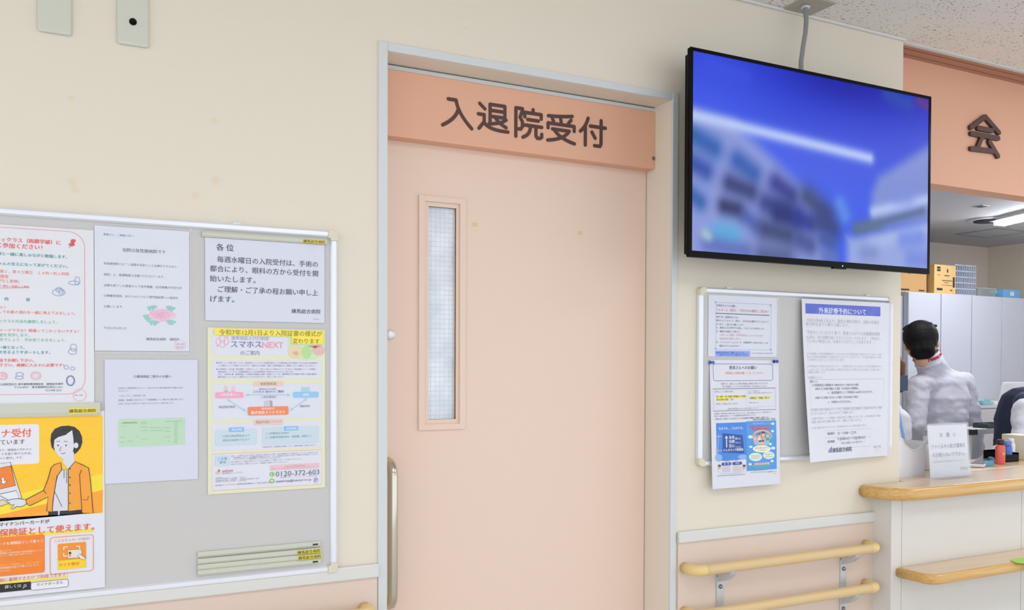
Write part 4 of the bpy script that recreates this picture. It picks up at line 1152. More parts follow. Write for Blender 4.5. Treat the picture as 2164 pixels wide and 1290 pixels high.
# flexible conduit down from the ceiling
cb = thing('conduit', 'grey flexible conduit running from a square ceiling plate down behind the television', 'cable', (2.27, -0.06, ZC))
q = [at(1693, 148, -0.085), at(1693, 130, -0.082), at(1697, 100, -0.078), at(1702, 70, -0.074), at(1704, 45, -0.070), at(1702, 20, -0.066)]
q = [Vector((q[0].x - .004, -0.088, q[0].z - 0.10))] + q
fine = []
for i in range(len(q) - 1):
    for k in range(14):
        fine.append(q[i].lerp(q[i + 1], k / 14))
fine.append(Vector((q[-1].x, q[-1].y, ZC - 0.003)))
MB().tube(fine, [0.0075 + 0.0009 * (i % 2) for i in range(len(fine))], None, 12).build('flexible_conduit', mat('conduit_grey', (150, 152, 152), 0.4, metal=0.2), cb)
MB().box(2.209, 2.333, -0.128, -0.010, ZC - 0.006, ZC).build('ceiling_plate', mat('plate_grey', (170, 164, 152), 0.5), cb, bevel=0.001)
MB().lathe((fine[-1].x, fine[-1].y, ZC), [(0.016, -0.006), (0.016, -0.012), (0.010, -0.015)], None, 20).build('bushing', M_alu2, cb)

# ------------------------------------------------------------------ handrails
def handrail(label, x0, x1, brackets, z1=0.781, z2=0.636, Y=-0.068, r=0.0175):
    h = thing('handrail', label, 'handrail', ((x0 + x1) / 2, 0, z2))
    for z in (z1, z2):
        MB().tube([(x0 + 0.045, Y, z), (x1 - 0.03, Y, z)], r, None, 24, caps=False).build('rail', M_rail, h)
        for xe, sgn in ((x0, 1), (x1, -1)):
            mb = MB()
            pth = [(xe + sgn * 0.0, -0.009, z), (xe + sgn * 0.0, Y * .55, z)]
            R_ = 0.026
            for k in range(1, 8):
                a = PI / 2 * k / 7
                pth.append((xe + sgn * (R_ - R_ * math.cos(a)), Y + R_ - R_ * math.sin(a) * 1.0 if Y + R_ < Y * .55 else Y * .55 + (Y - Y * .55) * math.sin(a), z))
            pth.append((xe + sgn * 0.046, Y, z))
            mb.tube(pth, r * 1.03, None, 24)
            mb.build('end_cap', M_cap, h)
    for bx in brackets:
        br = MB().box(bx - .015, bx + .015, -0.013, -0.008, z2 - 0.14, z1 - 0.045).build('bracket_bar', M_alu2, h, bevel=0.0015)
        for z in (z1, z2):
            mb = MB()
            c0 = Vector((bx, 0, z))
            pts = [(-0.012, z - .062), (-0.030, z - .056), (-0.055, z - .044), (-0.075, z - .024), (-0.082, z - .008), (-0.074, z - .010), (-0.058, z - .0175), (-0.048, z - .026), (-0.030, z - .036), (-0.012, z - .030)]
            mb.prism(pts, bx - .013, bx + .013, None, axis='x')
            mb.build('saddle', M_alu2, h, bevel=0.001)
            MB().lathe((bx, 0, z - .078), [(0.0075, -0.013), (0.0075, -0.0155), (0.005, -0.019), (0.002, -0.020)], None, 16, 'y').build('screw', M_screw, br)
    return h


handrail('double cream handrail on the peach panel under the smaller notice board', 1.798, 2.632, (1.947, 2.52))
handrail('end of a cream handrail low on the peach panel left of the door', -3.6, 0.716, (0.45, -0.6, -1.8))

# ------------------------------------------------------------------ reception counter
CT = 1.004
ct = thing('reception_counter', 'long white reception counter with a blond wooden top and a lower bag shelf', 'counter', (4.2, 0.1, 0))
PX = 2.676
cb_ = MB()
cb_.prism([(PX, 0.0), (PX, -0.084), (8.48, -0.084), (8.48, 0.20), (XE + 0.002, 0.20), (XE + 0.002, 0.0)], 0.0, CT - 0.046, None)
cb_.build('base', M_white, ct)
pc = MB().box(PX - 0.0, 2.7305, -0.089, -0.083, 0.0, CT - 0.047).build('corner_post', M_white, ct, bevel=0.001)
for x0, x1 in ((2.7335, 3.4310), (3.4340, 4.1315), (4.1345, 4.832)):
    MB().box(x0, x1, -0.0885, -0.083, 0.10, CT - 0.0475).build('front_panel', M_white, ct, bevel=0.0006)
def nosed_slab(name, outline, z0, z1, m, parent, r):
    """slab whose outline is rounded over like a bullnose"""
    n = len(outline); vs = []; rings = []
    def off(k, d):
        p0, p1, p2 = Vector(outline[k - 1]), Vector(outline[k]), Vector(outline[(k + 1) % n])
        a = (p1 - p0).normalized(); b = (p2 - p1).normalized()
        na, nb = Vector((a.y, -a.x)), Vector((b.y, -b.x))
        q = (na + nb); q = q / max(0.3, q.dot(na)) if q.length > 1e-6 else na
        return p1 - q * d
    h = (z1 - z0) / 2; zc = (z0 + z1) / 2
    mb = MB()
    for i in range(9):
        a = -PI / 2 + PI * i / 8
        rings.append([(*off(k, r * (1 - math.cos(a)))[:2], zc + h * math.sin(a)) for k in range(n)])
    v = [p for rg in rings for p in rg]
    fs = []
    for i in range(8):
        for k in range(n):
            j = (k + 1) % n
            fs.append((i * n + k, i * n + j, (i + 1) * n + j, (i + 1) * n + k))
    mb.add(v, fs, m[1], True)
    mb.add(rings[0], [list(range(n))[::-1]], m[1]); mb.add(rings[-1], [list(range(n))], m[0])
    return mb.build(name, None, parent)
def arc(cx, cy, r, a0, a1, n=8):
    return [(cx + r * math.cos(math.radians(a0 + (a1 - a0) * k / n)), cy + r * math.sin(math.radians(a0 + (a1 - a0) * k / n))) for k in range(n + 1)]
xl, yf = 2.607, -0.168
nosed_slab('top_front', arc(xl + .13, yf + .13, .13, 180, 270) + [(8.48, yf), (8.48, 0.108), (XE + .003, 0.108), (XE + .003, -0.001), (xl, -0.001)], CT - 0.046, CT, (M_wood, M_nose), ct, 0.014)
MB().box(XE + .004, 8.48, 0.110, 0.385, CT - 0.04, CT - 0.0005).build('top_rear', M_wood, ct, bevel=0.002)
nosed_slab('bag_shelf', arc(2.700 + .055, -0.242 + .055, .055, 180, 270) + [(8.4, -0.242), (8.4, -0.0875), (2.700, -0.0875)], 0.668, 0.706, (M_wood, M_nose), ct, 0.013)
# green cane holder clipped to the bag shelf
gx_ = at(2140, 1190, -0.2).x
ch = thing('cane_holder', 'lime green plastic cane holder clipped on the bag shelf of the counter', 'cane holder', (gx_, -0.24, 0.706))
M_lime = mat('lime_plastic', (168, 226, 96), 0.4)
mb = MB()
c_ = atz(2150, 1183, 0.709)
mb.prism([(c_.x + .052 * math.cos(a), -0.235 + .034 * math.sin(a)) for a in [2 * PI * k / 28 for k in range(28)]], 0.7065, 0.7115, None)
mb.build('clip_plate', M_lime, ch, bevel=0.001)
MB().box(c_.x + .012, c_.x + .075, -0.262, -0.244, 0.660, 0.7095).build('clip_front', M_lime, ch, bevel=0.003)
MB().tube([(c_.x + .02, -0.262, 0.69), (c_.x + .03, -0.30, 0.688), (c_.x + .06, -0.31, 0.688), (c_.x + .085, -0.29, 0.688)], 0.006, None, 10).build('hook', M_lime, ch)

# ------------------------------------------------------------------ things on the counter
M_milk = mat('milky_plastic', (240, 240, 244), 0.25, alpha=0.88, coat=0.4, bump=(9, 0.4, 0.01))
bn = thing('plastic_bin', 'milky translucent plastic bin with a dipped rim on the wooden counter', 'bin', (2.92, 0.03, CT))
bx0, bx1, by0, by1, bh = 2.832, 3.062, 0.070, 0.190, 0.152
mb = MB()
t_ = 0.003
def wallz(u): return bh - 0.034 * math.sin(PI * min(1, max(0, (u - .42) / .58))) - (0.0 if u < .42 else 0.014)
for y in (by0, by1):
    pts = [(bx0 + .012, CT)] + [(bx1 - .012, CT)] + [(bx1 - (bx1 - bx0) * (1 - u), CT + wallz(u)) for u in [1 - k / 16 for k in range(17)]]
    mb.prism(pts, y - t_ / 2, y + t_ / 2, None, axis='y')
mb.prism([(by0, CT), (by1, CT), (by1, CT + wallz(0)), (by0, CT + wallz(0))], bx0, bx0 + t_, None, axis='x')
mb.prism([(by0, CT), (by1, CT), (by1, CT + wallz(1)), (by0, CT + wallz(1))], bx1 - t_ - .003, bx1 - .003, None, axis='x')
mb.box(bx0 + .01, bx1 - .01, by0, by1, CT, CT + .003)
mb.build('tub', M_milk, bn)
mb = MB()
for y in (by0, by1):
    MB().tube([(bx0 + (bx1 - bx0) * u, y, CT + wallz(u)) for u in [k / 20 for k in range(21)]], 0.0035, None, 8).build('rim', M_milk, bn)
# pump bottle
pb_ = thing('pump_bottle', 'small white pump bottle standing behind the milky bin', 'bottle', (3.16, 0.20, CT))
M_wp = mat('white_plastic', (228, 228, 234), 0.3)
pc_ = at(1962, 940, 0.20)
MB().lathe((pc_.x, 0.20, CT), [(0.03, 0), (0.032, 0.006), (0.032, 0.085), (0.026, 0.105), (0.019, 0.112)], None, 24).build('bottle_body', M_wp, pb_)
MB().lathe((pc_.x, 0.20, CT), [(0.020, 0.112), (0.022, 0.114), (0.022, 0.138), (0.012, 0.142), (0.0085, 0.143), (0.0085, 0.165)], None, 20).build('pump_collar', M_wp, pb_)
MB().lathe((pc_.x, 0.20, CT), [(0.013, 0.165), (0.014, 0.168), (0.014, 0.184), (0.008, 0.187)], None, 18).tube([(pc_.x, 0.20, CT + .178), (pc_.x - .03, 0.18, CT + .177), (pc_.x - .036, 0.176, CT + .170)], 0.005, None, 10).build('pump_head', M_wp, pb_)
# acrylic notice stand
sy = -0.002
sx0, sx1 = at(1969, 1000, sy).x, at(2050, 1000, sy).x
M_acr = mat('clear_acrylic', (238, 240, 244), 0.05, alpha=0.13, coat=0.5)
ns = thing('notice_stand', 'clear acrylic stand holding a white landscape request notice on the counter', 'notice stand', (3.11, 0.0, CT))
pr = MB()
for a_, b2 in (((-.002, 0.0), (.016, .212)),):
    pr.prism([(sy + a_[0] - .0016, CT), (sy + a_[0], CT), (sy + b2[0], CT + b2[1]), (sy + b2[0] - .0016, CT + b2[1])], sx0 - .006, sx1 + .006, None, axis='x')
    pr.prism([(sy + a_[0] + .0024, CT + .004), (sy + a_[0] + .004, CT + .004), (sy + b2[0] + .004, CT + b2[1]), (sy + b2[0] + .0024, CT + b2[1])], sx0 - .006, sx1 + .006, None, axis='x')
pr.box(sx0 - .006, sx1 + .006, sy - .055, sy + .055, CT + .001, CT + .004)
pr.build('acrylic_holder', M_acr, ns)
def tilt(u, v): return (0.0, 0.0175 * (1 - v), 0.0)
s = Sheet('request_card', None, None, sy - 0.0004, (1890, 800, 5.16), bend=tilt)
s.paper(402, 522, 822, 1092, 'e6e7ee')
for t, x0, x1, y, c, bd in (('お　願　い', 530, 706, 622, '80808c', .008), ('ファイルから処方箋等を', 428, 796, 752, '80808c', .008), ('引き取らないで下さい。', 436, 790, 842, '80808c', .008), ('処方箋は会計終了後に医事課でお渡しいたします', 442, 776, 916, 'b8b8c2', 0), ('医事課', 728, 806, 985, 'aaaab6', .004)):
    s.text(t, x0, x1, y, c, bd, res=2)
s.oval(458, 1042, 15, 17, 'ecb8c4', l=2, w=0.0012)
s.build(ns)
# leaning card sign with a blue edge
ln = thing('card_sign', 'white card sign with a blue side edge, leaning behind the milky bin at the wall', 'sign', (2.93, 0.24, CT))
M_blue = mat('blue_edge', (116, 164, 226), 0.4)
def lean_q(px, py, Y): return at(px, py, Y)
A_, B_, C_ = at(1924, 930, 0.235), at(1906, 842, 0.29), at(1880, 842, 0.29)
zb_ = CT
dz = B_.z - A_.z
poly = [(A_.x - .30, zb_), (A_.x + .012, zb_), (A_.x, A_.z), (B_.x, B_.z), (B_.x - .22, B_.z)]
def tiltp(x, z): return 0.225 + 0.06 * (z - zb_) / 0.2
mb = MB()
vs = [(x, tiltp(x, z), z) for x, z in poly] + [(x, tiltp(x, z) + .006, z) for x, z in poly]
n = len(poly)
mb.add(vs, [list(range(n)), list(range(n, 2 * n))[::-1]] + [(i, (i + 1) % n, n + (i + 1) % n, n + i) for i in range(n)])
mb.build('card', ink('e4e2ea'), ln)
mb = MB()
e = [(poly[1][0], zb_), (poly[2][0], A_.z), (poly[3][0], B_.z)]
eb = [(x - .016, z) for x, z in e]
vs = [(x, tiltp(x, z) - .002, z) for x, z in e + eb[::-1]] + [(x, tiltp(x, z) + .012, z) for x, z in e + eb[::-1]]
mb.add(vs, [list(range(6)), list(range(6, 12))[::-1]] + [(i, (i + 1) % 6, 6 + (i + 1) % 6, 6 + i) for i in range(6)])
mb.build('blue_edge', M_blue, ln)
s = Sheet('card_print', None, None, 0.222, (1890, 800, 5.16))
def tilt2(u, v): return (0, 0, 0)
for t, x0, x1, y, c, bd in (('保険証を', -40, 108, 408, '5a5660', .02), ('お持ちかた、', -70, 118, 500, '6a6670', .01), ('こちらへ', -30, 126, 568, 'ec8c98', .01), ('必要書です。', -70, 134, 630, '5a5660', .01)):
    s.text(t, x0, x1, y, c, bd, res=1)
s.mb.v = [(x, tiltp(x, z) - .0008 - (0.222 - y), z) for x, y, z in s.mb.v]
s.build(ln)

# small office things on the rear of the counter
tb_ = thing('tablet', 'dark tablet with a white rim lying on the back of the counter', 'tablet', (3.7, 0.25, CT))
T1_, T2_, T3_, T4_ = [atz(px, py, CT + .012) for px, py in ((2046, 982), (2078, 962), (2104, 966), (2084, 984))]
q = [(T1_.x, T1_.y), (T4_.x, T4_.y + .01), (T3_.x, T3_.y), (T2_.x, T2_.y)]
zt0 = CT + .001
qb = 0.006
cx_, cy_ = sum(p[0] for p in q) / 4, sum(p[1] for p in q) / 4
mb = MB().prism(q, zt0, zt0 + .011, None)
mb.build('casing', M_wp, tb_, bevel=0.002)
MB().prism([(cx_ + (p[0] - cx_) * .88, cy_ + (p[1] - cy_) * .88) for p in q], zt0 + .011, zt0 + .0118, None).build('dark_screen', mat('tablet_screen', (56, 56, 64), 0.3), tb_)
def on_counter(px, Y): return at(px, 980, Y).x
tr = thing('pen_tray', 'black pen tray on the rear edge of the counter', 'tray', (on_counter(2126, .26), .26, CT))
x0 = on_counter(2108, .26); x1 = on_counter(2142, .26)
mb = MB(); mb.box(x0, x1, .235, .33, CT, CT + .004); mb.box(x0, x1, .235, .239, CT, CT + .032); mb.box(x0, x1, .326, .33, CT, CT + .05); mb.box(x0, x0 + .004, .235, .33, CT, CT + .04); mb.box(x1 - .004, x1, .235, .33, CT, CT + .04)
mb.build('tray_body', M_black, tr, bevel=0.001)
rd = thing('stamp_case', 'coral red ink pad bottle with a dark cap beside the black pen tray', 'bottle', (on_counter(2113, .2), .2, CT))
xr = on_counter(2113.5, .205)
MB().lathe((xr, .205, CT), [(.026, 0), (.027, .003), (.027, .072), (.024, .082), (.014, .087)], None, 24, sx=1, sy=.6).build('bottle_body', mat('coral', (226, 92, 84), 0.35), rd)
MB().lathe((xr, .205, CT), [(.015, .087), (.017, .09), (.017, .104), (.012, .11)], None, 18).build('bottle_cap', mat('plum_cap', (58, 36, 44), 0.4), rd)
MB().box(xr - .012, xr + .010, .1875, .1885, CT + .042, CT + .052).build('gold_mark', mat('gold_mark', (230, 168, 96), 0.4), rd)
tp_ = thing('tape_roll', 'teal tape dispenser lying at the wooden edge beside the tablet', 'tape dispenser', (on_counter(2085, .17), .17, CT))
x0 = on_counter(2080, .175); x1 = on_counter(2096, .175)
MB().prism([(x0, CT), (x1, CT), (x1, CT + .020), (x1 - .02, CT + .026), (x0 + .01, CT + .018), (x0, CT + .014)], .165, .185, None, axis='y').build('dispenser_body', mat('teal_plastic', (88, 158, 180), 0.4), tp_, bevel=0.002)
MB().lathe((x1 - .006, 0, CT + .02), [(.018, .168), (.02, .170), (.02, .182), (.018, .184)], None, 20, 'y').build('blue_roll', mat('navy_roll', (40, 84, 120), 0.4), tp_)
bb_ = thing('glue_bottle', 'small blue bottle standing in the black pen tray', 'bottle', (on_counter(2127, .27), .27, CT))
xb = on_counter(2127, .27)
MB().lathe((xb, .27, CT + .004), [(.022, 0), (.023, .004), (.023, .058), (.018, .066)], None, 20).build('bottle_body', mat('royal_blue', (72, 116, 204), 0.35), bb_)
MB().lathe((xb, .27, CT + .004), [(.019, .066), (.02, .068), (.02, .086), (.015, .09)], None, 20).build('bottle_cap', mat('steel_blue', (96, 132, 190), 0.35), bb_)
wb = thing('correction_bottle', 'small white bottle standing beside the blue bottle in the tray', 'bottle', (on_counter(2135, .28), .28, CT))
xw = on_counter(2135.5, .285)
MB().lathe((xw, .285, CT + .004), [(.018, 0), (.019, .004), (.019, .07), (.015, .078)], None, 18).build('bottle_body', M_wp, wb)
MB().lathe((xw, .285, CT + .004), [(.014, .078), (.0145, .08), (.0145, .094), (.011, .097)], None, 18).build('bottle_cap', M_wp, wb)
for i, (px0, px1, zt_, colr, lab) in enumerate(((2139, 2146, .07, (84, 72, 168), 'violet capped marker slanting out of the black pen tray'), (2134, 2141, .05, (196, 190, 208), 'pale grey marker slanting out of the black pen tray'))):
    a_ = Vector((on_counter(px0, .30), .30, CT + .012)); b_2 = Vector((on_counter(px1, .31), .315, CT + zt_))
    mk = thing('marker', lab, 'pen', a_, 'markers in the tray')
    MB().tube([a_, a_.lerp(b_2, .6)], .0065, None, 12).build('barrel', M_wp, mk)
    MB().tube([a_.lerp(b_2, .6), b_2], .0075, None, 12).build('pen_cap', mat('marker_cap_%d' % i, colr, 0.4), mk)
cd_ = thing('price_card', 'white card with dark writing leaning above the red bottle', 'card', (on_counter(2108, .30), .30, CT))
a_, b_2, c_2, d_2 = at(2097, 944, .355), at(2111, 939, .355), at(2120, 975, .34), at(2106, 980, .34)
mb = MB()
vs = [a_, b_2, c_2, d_2]; vs += [v + Vector((0.001, 0.003, 0)) for v in vs]
mb.add(vs, [(0, 1, 2, 3), (7, 6, 5, 4), (0, 4, 5, 1), (1, 5, 6, 2), (2, 6, 7, 3), (3, 7, 4, 0)])
mb.build('card', ink('ececf0'), cd_)
mb = MB()
for k, (u0, u1) in enumerate(((.3, .8), (.25, .7), (.3, .75))):
    f0 = .35 + .14 * k
    L_, R_2 = a_.lerp(d_2, f0), b_2.lerp(c_2, f0); L2, R3 = a_.lerp(d_2, f0 + .06), b_2.lerp(c_2, f0 + .06)
    mb.add([p + Vector((0, -.0006, 0)) for p in (L_.lerp(R_2, u0), L_.lerp(R_2, u1), L2.lerp(R3, u1), L2.lerp(R3, u0))], [(0, 1, 2, 3)])
mb.build('printed_lines', ink('6c6a7c'), cd_)
fs_ = thing('file_stand', 'cream document case standing at the far right on the counter', 'file case', (on_counter(2164, .3), .3, CT))
x0 = on_counter(2159, .26)
MB().box(x0, x0 + .09, .24, .36, CT, CT + .115).build('case_body', mat('cream_case', (236, 230, 206), 0.5), fs_, bevel=0.003)
MB().box(x0 + .012, x0 + .078, .2385, .2395, CT + .03, CT + .085).build('case_label', ink('e8e8ee'), fs_)

# ------------------------------------------------------------------ office furniture
M_cab = mat('grey_cabinet', (200, 204, 217), 0.45)
M_cab2 = mat('grey_cabinet_edge', (150, 154, 164), 0.5)
xs = [5.46, 5.87, 6.29, 6.70, 7.105, 7.52, 7.93, 8.34]
for i in range(len(xs) - 1):
    zt_ = 2.03 if i < 2 else 2.06
    yf_ = 2.80 if i < 2 else 2.75
    px_ = ('behind the lobby wall', 'beside the cardboard boxes, shorter than its neighbours', 'carrying the cardboard boxes', 'carrying the clear file rack', 'carrying the clear box', 'carrying the blue file box', 'at the far right end')[i]
    cbn = thing('storage_cabinet', 'tall pale grey office cabinet ' + px_, 'cabinet', ((xs[i] + xs[i + 1]) / 2, yf_, 0), 'tall grey cabinets')
    MB().box(xs[i] + .001, xs[i + 1] - .001, yf_ + .02, yf_ + .45, 0, zt_).build('carcass', M_cab, cbn)
    MB().box(xs[i] + .004, xs[i + 1] - .004, yf_, yf_ + .019, 0.06, zt_ - .004).build('cabinet_door', M_cab, cbn, bevel=0.002)
    MB().box(xs[i] + .03, xs[i] + .042, yf_ - .006, yf_, 1.0, 1.12).build('door_pull', M_cab2, cbn)
# low cabinet with small items
lc = thing('low_cabinet', 'low grey cabinet behind the workstation', 'cabinet', (6.9, 2.3, 0))
MB().box(6.45, 7.35, 2.3, 2.72, 0, 1.095).build('carcass', mat('warm_grey', (196, 194, 198), 0.5), lc)
MB().box(6.44, 7.36, 2.285, 2.725, 1.095, 1.117).build('cabinet_top', M_cab, lc)
for k in range(2):
    MB().box(6.46 + .445 * k, 6.895 + .445 * k, 2.284, 2.299, .05, 1.085).build('cabinet_door', mat('warm_grey_door%d' % k, (198, 196, 200), 0.5), lc, bevel=0.002)
tx0, tx1 = at(2069, 850, 2.36).x, at(2088, 850, 2.36).x
tl = thing('tissue_pack', 'teal wrapped pack lying on the low grey cabinet', 'pack', ((tx0 + tx1) / 2, 2.36, 1.117))
MB().prism([(tx0, 1.1175), (tx1, 1.1175), (tx1 - .03, 1.165), (tx0 + .02, 1.170), (tx0 - .01, 1.15)], 2.32, 2.42, None, axis='y').build('pack_body', mat('teal_pack', (140, 186, 196), 0.4), tl, bevel=0.006)
MB().box(tx1 - .03, tx1 + .012, 2.33, 2.40, 1.1175, 1.148).build('green_tip', mat('green_tip', (172, 200, 110), 0.5), tl, bevel=0.005)
wx0 = at(2094, 850, 2.36).x
wt = thing('paper_box', 'flat white paper box beside the teal pack on the low cabinet', 'box', (wx0 + .05, 2.36, 1.117))
MB().box(wx0, wx0 + .13, 2.33, 2.44, 1.1175, 1.145).build('box_body', M_wp, wt, bevel=0.003)
# boxes and files on top of the cabinets
M_card_shade = mat('cardboard', (190, 150, 96), 0.8); M_card_lit = mat('cardboard_lit', (214, 178, 118), 0.8)  # one cardboard: shade put into the first colour, light into the second
def carton(label, x0, x1, y0, y1, z0, z1, m, marks):
    t = thing('cardboard_box', label, 'box', ((x0 + x1) / 2, (y0 + y1) / 2, z0), 'cardboard boxes on the cabinets')
    MB().box(x0, x1, y0, y1, z0, z1 - .003).build('carton', m, t, bevel=0.003)
    MB().box(x0 + .01, x1 - .01, y0 + .005, (y0 + y1) / 2 - .004, z1 - .003, z1).build('flap', m, t)
    MB().box(x0 + .01, x1 - .01, (y0 + y1) / 2 + .004, y1 - .005, z1 - .003, z1).build('flap', m, t)
    for u0, u1, v0, v1 in marks:
        MB().box(x0 + (x1 - x0) * u0, x0 + (x1 - x0) * u1, y0 - .0008, y0 - .0002, z0 + (z1 - z0) * v0, z0 + (z1 - z0) * v1).build('printed_mark', M_ink, t)
carton('brown cardboard box on the grey cabinets, partly behind the television', 6.20, 6.655, 2.86, 3.18, 2.061, 2.31, M_card_shade,
       ((.30, .40, .70, .86), (.44, .74, .80, .83), (.50, .70, .72, .745), (.50, .54, .66, .68), (.28, .52, .08, .14), (.78, .94, .08, .13)))
carton('cardboard box coloured as lit, with black print beside the clear file rack', 6.675, 6.955, 2.80, 3.12, 2.061, 2.315, M_card_lit,
       ((.12, .28, .86, .93), (.12, .28, .77, .84), (.58, .64, .74, .86), (.14, .26, .64, .655), (.46, .7, .62, .65), (.36, .84, .45, .475), (.44, .66, .38, .40), (.34, .84, .30, .315), (.86, .95, .24, .60), (.12, .38, .12, .20), (.74, .84, .12, .16)))
rk = thing('file_rack', 'clear slotted plastic file rack standing on the grey cabinets', 'file rack', (7.11, 2.9, 2.061))
M_clr = mat('clear_rack', (214, 222, 236), 0.2, alpha=0.45)
mb = MB()
for k in range(10):
    x = 6.972 + .031 * k
    mb.box(x, x + .006, 2.82, 3.02, 2.061, 2.335)
mb.build('divider', M_clr, rk)['kind'] = 'stuff'
mb = MB()
for k in range(6):
    z = 2.064 + .052 * k
    mb.box(6.97, 7.262, 2.823, 2.829, z, z + .007)
mb.build('rack_frame', mat('rack_frame', (196, 206, 224), 0.3), rk)
cx0, cx1 = at(2062, 616, 2.86).x, at(2120, 616, 2.8).x - 0.05
cbx = thing('clear_box', 'low clear plastic box holding a green item on the grey cabinets', 'box', ((cx0 + cx1) / 2, 2.9, 2.061))
MB().box(cx0, cx1, 2.84, 3.0, 2.061, 2.135).build('clear_body', mat('clear_box', (206, 208, 206), 0.2, alpha=0.4), cbx, bevel=0.004)
MB().box(cx0 - .004, cx1 + .004, 2.836, 3.004, 2.135, 2.143).build('clear_lid', mat('clear_lid', (214, 216, 214), 0.2, alpha=0.6), cbx)
MB().box(cx0 + .22, cx0 + .34, 2.86, 2.96, 2.10, 2.133).build('green_content', mat('mint', (140, 204, 180), 0.5), cbx, bevel=0.004)
fx0, fx1 = at(2120, 616, 2.8).x, at(2156, 616, 2.8).x
fb = thing('file_box', 'sky blue file box with a white tag on the grey cabinets', 'file box', ((fx0 + fx1) / 2, 2.85, 2.061))
MB().box(fx0, fx1, 2.80, 3.0, 2.061, 2.138).build('file_box_body', mat('sky_blue', (112, 172, 220), 0.5), fb, bevel=0.003)
MB().box(fx0 + .10, fx0 + .155, 2.798, 2.7995, 2.080, 2.118).build('white_tag', ink('dce4ee'), fb)

# workstation: white stand with keyboard and monitor
wk = thing('workstation_desk', 'tall white workstation desk with dark corner caps behind the counter', 'desk', (5.0, 1.0, 0))
dy0, dy1 = 0.96, 1.12
dx0, dz_ = at(2055, 908, dy0).x, at(2055, 908, dy0).z
dx1 = dx0 + 1.35
MB().box(dx0, dx1, dy0, dy1, dz_ - .030, dz_).build('desk_top', M_wp, wk, bevel=0.003)
MB().box(dx0 - .003, dx0 + .045, dy0 - .003, dy0 + .03, dz_ - .032, dz_ - .001).build('corner_cap', mat('dark_cap', (52, 52, 58), 0.5), wk, bevel=0.002)
for lx in (dx0 + .004, dx1 - .044):
    for ly in (dy0 + .004, dy1 - .034):
        MB().box(lx, lx + .04, ly, ly + .03, 0, dz_ - .032).build('leg', M_wp, wk, bevel=0.002)
kx0, kx1 = at(2082, 916, .98).x, at(2130, 916, .98).x
kb = thing('keyboard', 'dark keyboard lying on the white workstation desk', 'keyboard', ((kx0 + kx1) / 2, 1.0, dz_))
M_kb = mat('dark_teal_plastic', (44, 58, 60), 0.45)
MB().prism([(.962, dz_ + .001), (1.06, dz_ + .001), (1.06, dz_ + .026), (.962, dz_ + .012)], kx0, kx1 + .16, None, axis='x').build('keyboard_body', M_kb, kb, bevel=0.002)
mb = MB()
for r_ in range(5):
    for k in range(16):
        x = kx0 + .008 + k * ((kx1 + .16 - kx0 - .016) / 16)
        y = .966 + r_ * .0185; z = dz_ + .012 + .014 * (y - .962) / .098
        mb.box(x, x + .016, y, y + .0145, z, z + .006)
mb.build('keys', M_kb, kb)
mo = thing('monitor', 'white flat monitor seen from behind, on the workstation desk', 'monitor', (5.2, 1.08, dz_))
P0, P1 = at(2123, 808, 1.10), at(2106, 906, 1.07)
mb = MB()
w_ = .55
def mpt(x, z, t): return (x, 1.10 - (P0.z - z) * .12 + t, z)
zt_, zb2 = P0.z, max(P1.z, dz_ + .012)
vs = []
for t in (0, .022):
    vs += [mpt(P1.x, zb2, t), mpt(P1.x + w_, zb2, t), mpt(P0.x + w_, zt_, t), mpt(P0.x, zt_, t)]
mb.add(vs, [(0, 1, 2, 3), (7, 6, 5, 4), (0, 4, 5, 1), (1, 5, 6, 2), (2, 6, 7, 3), (3, 7, 4, 0)])
mb.build('monitor_shell', mat('white_shell', (220, 220, 230), 0.3), mo, bevel=0.008, seg=3)
MB().box(P1.x + .2, P1.x + .36, 1.065, 1.118, dz_ + .0005, dz_ + .010).box(P1.x + .26, P1.x + .30, 1.105, 1.117, dz_ + .010, dz_ + .16).build('monitor_foot', M_wp, mo, bevel=0.002)

# ------------------------------------------------------------------ office ceiling fittings
ZO = 2.66
tlx = atz(2135, 470, 2.62)
tf = thing('tube_light', 'bright bare fluorescent tube light under the office ceiling', 'light', (tlx.x, 1.8, ZO))
a_, b_2 = atz(2112, 474.5, 2.615), atz(2164, 462.5, 2.615)
d_ = (b_2 - a_)
M_tube = mat('lit_tube', (250, 250, 255), 0.3, emit=(246, 250, 255), es=70.0)
b_3 = a_ + d_.normalized() * 1.2
sd = Vector((-d_.y, d_.x, 0)).normalized()
for sg_ in (-1, 1):
    MB().tube([a_ + sd * .03 * sg_, b_3 + sd * .03 * sg_], .014, None, 12).build('tube', M_tube, tf)
mb = MB()
p_ = [a_ + sd * .09, a_ - sd * .09, b_3 - sd * .09, b_3 + sd * .09]
mb.prism([(v.x, v.y) for v in p_], 2.632, 2.659, None)
mb.build('light_housing', M_wp, tf)
for v in (a_, b_3):
    MB().box(v.x - .05, v.x + .05, v.y - .02, v.y + .02, 2.60, 2.634).build('tube_socket', M_wp, tf)
v_ = atz(2088, 464, ZO)
vt = thing('ceiling_vent', 'dark round louvred vent in the office ceiling beside the tube light', 'vent', (v_.x, v_.y, ZO))
MB().lathe((v_.x, v_.y, ZO), [(.16, -.0005), (.165, -.006), (.13, -.012)], None, 28).build('vent_rim', M_wp, vt)
MB().lathe((v_.x, v_.y, ZO), [(.11, -.012), (.11, -.020), (.06, -.022)], None, 28).build('vent_core', mat('vent_dark', (44, 44, 48), 0.6), vt)
v_ = atz(2073, 436, ZO)
sm = thing('ceiling_grille', 'small slotted grille in the office ceiling near the orange lintel', 'grille', (v_.x, v_.y, ZO))
MB().box(v_.x - .045, v_.x + .045, v_.y - .045, v_.y + .045, ZO - .004, ZO - .0003).build('grille_plate', mat('grille_grey', (196, 198, 204), 0.6), sm)
mb = MB()
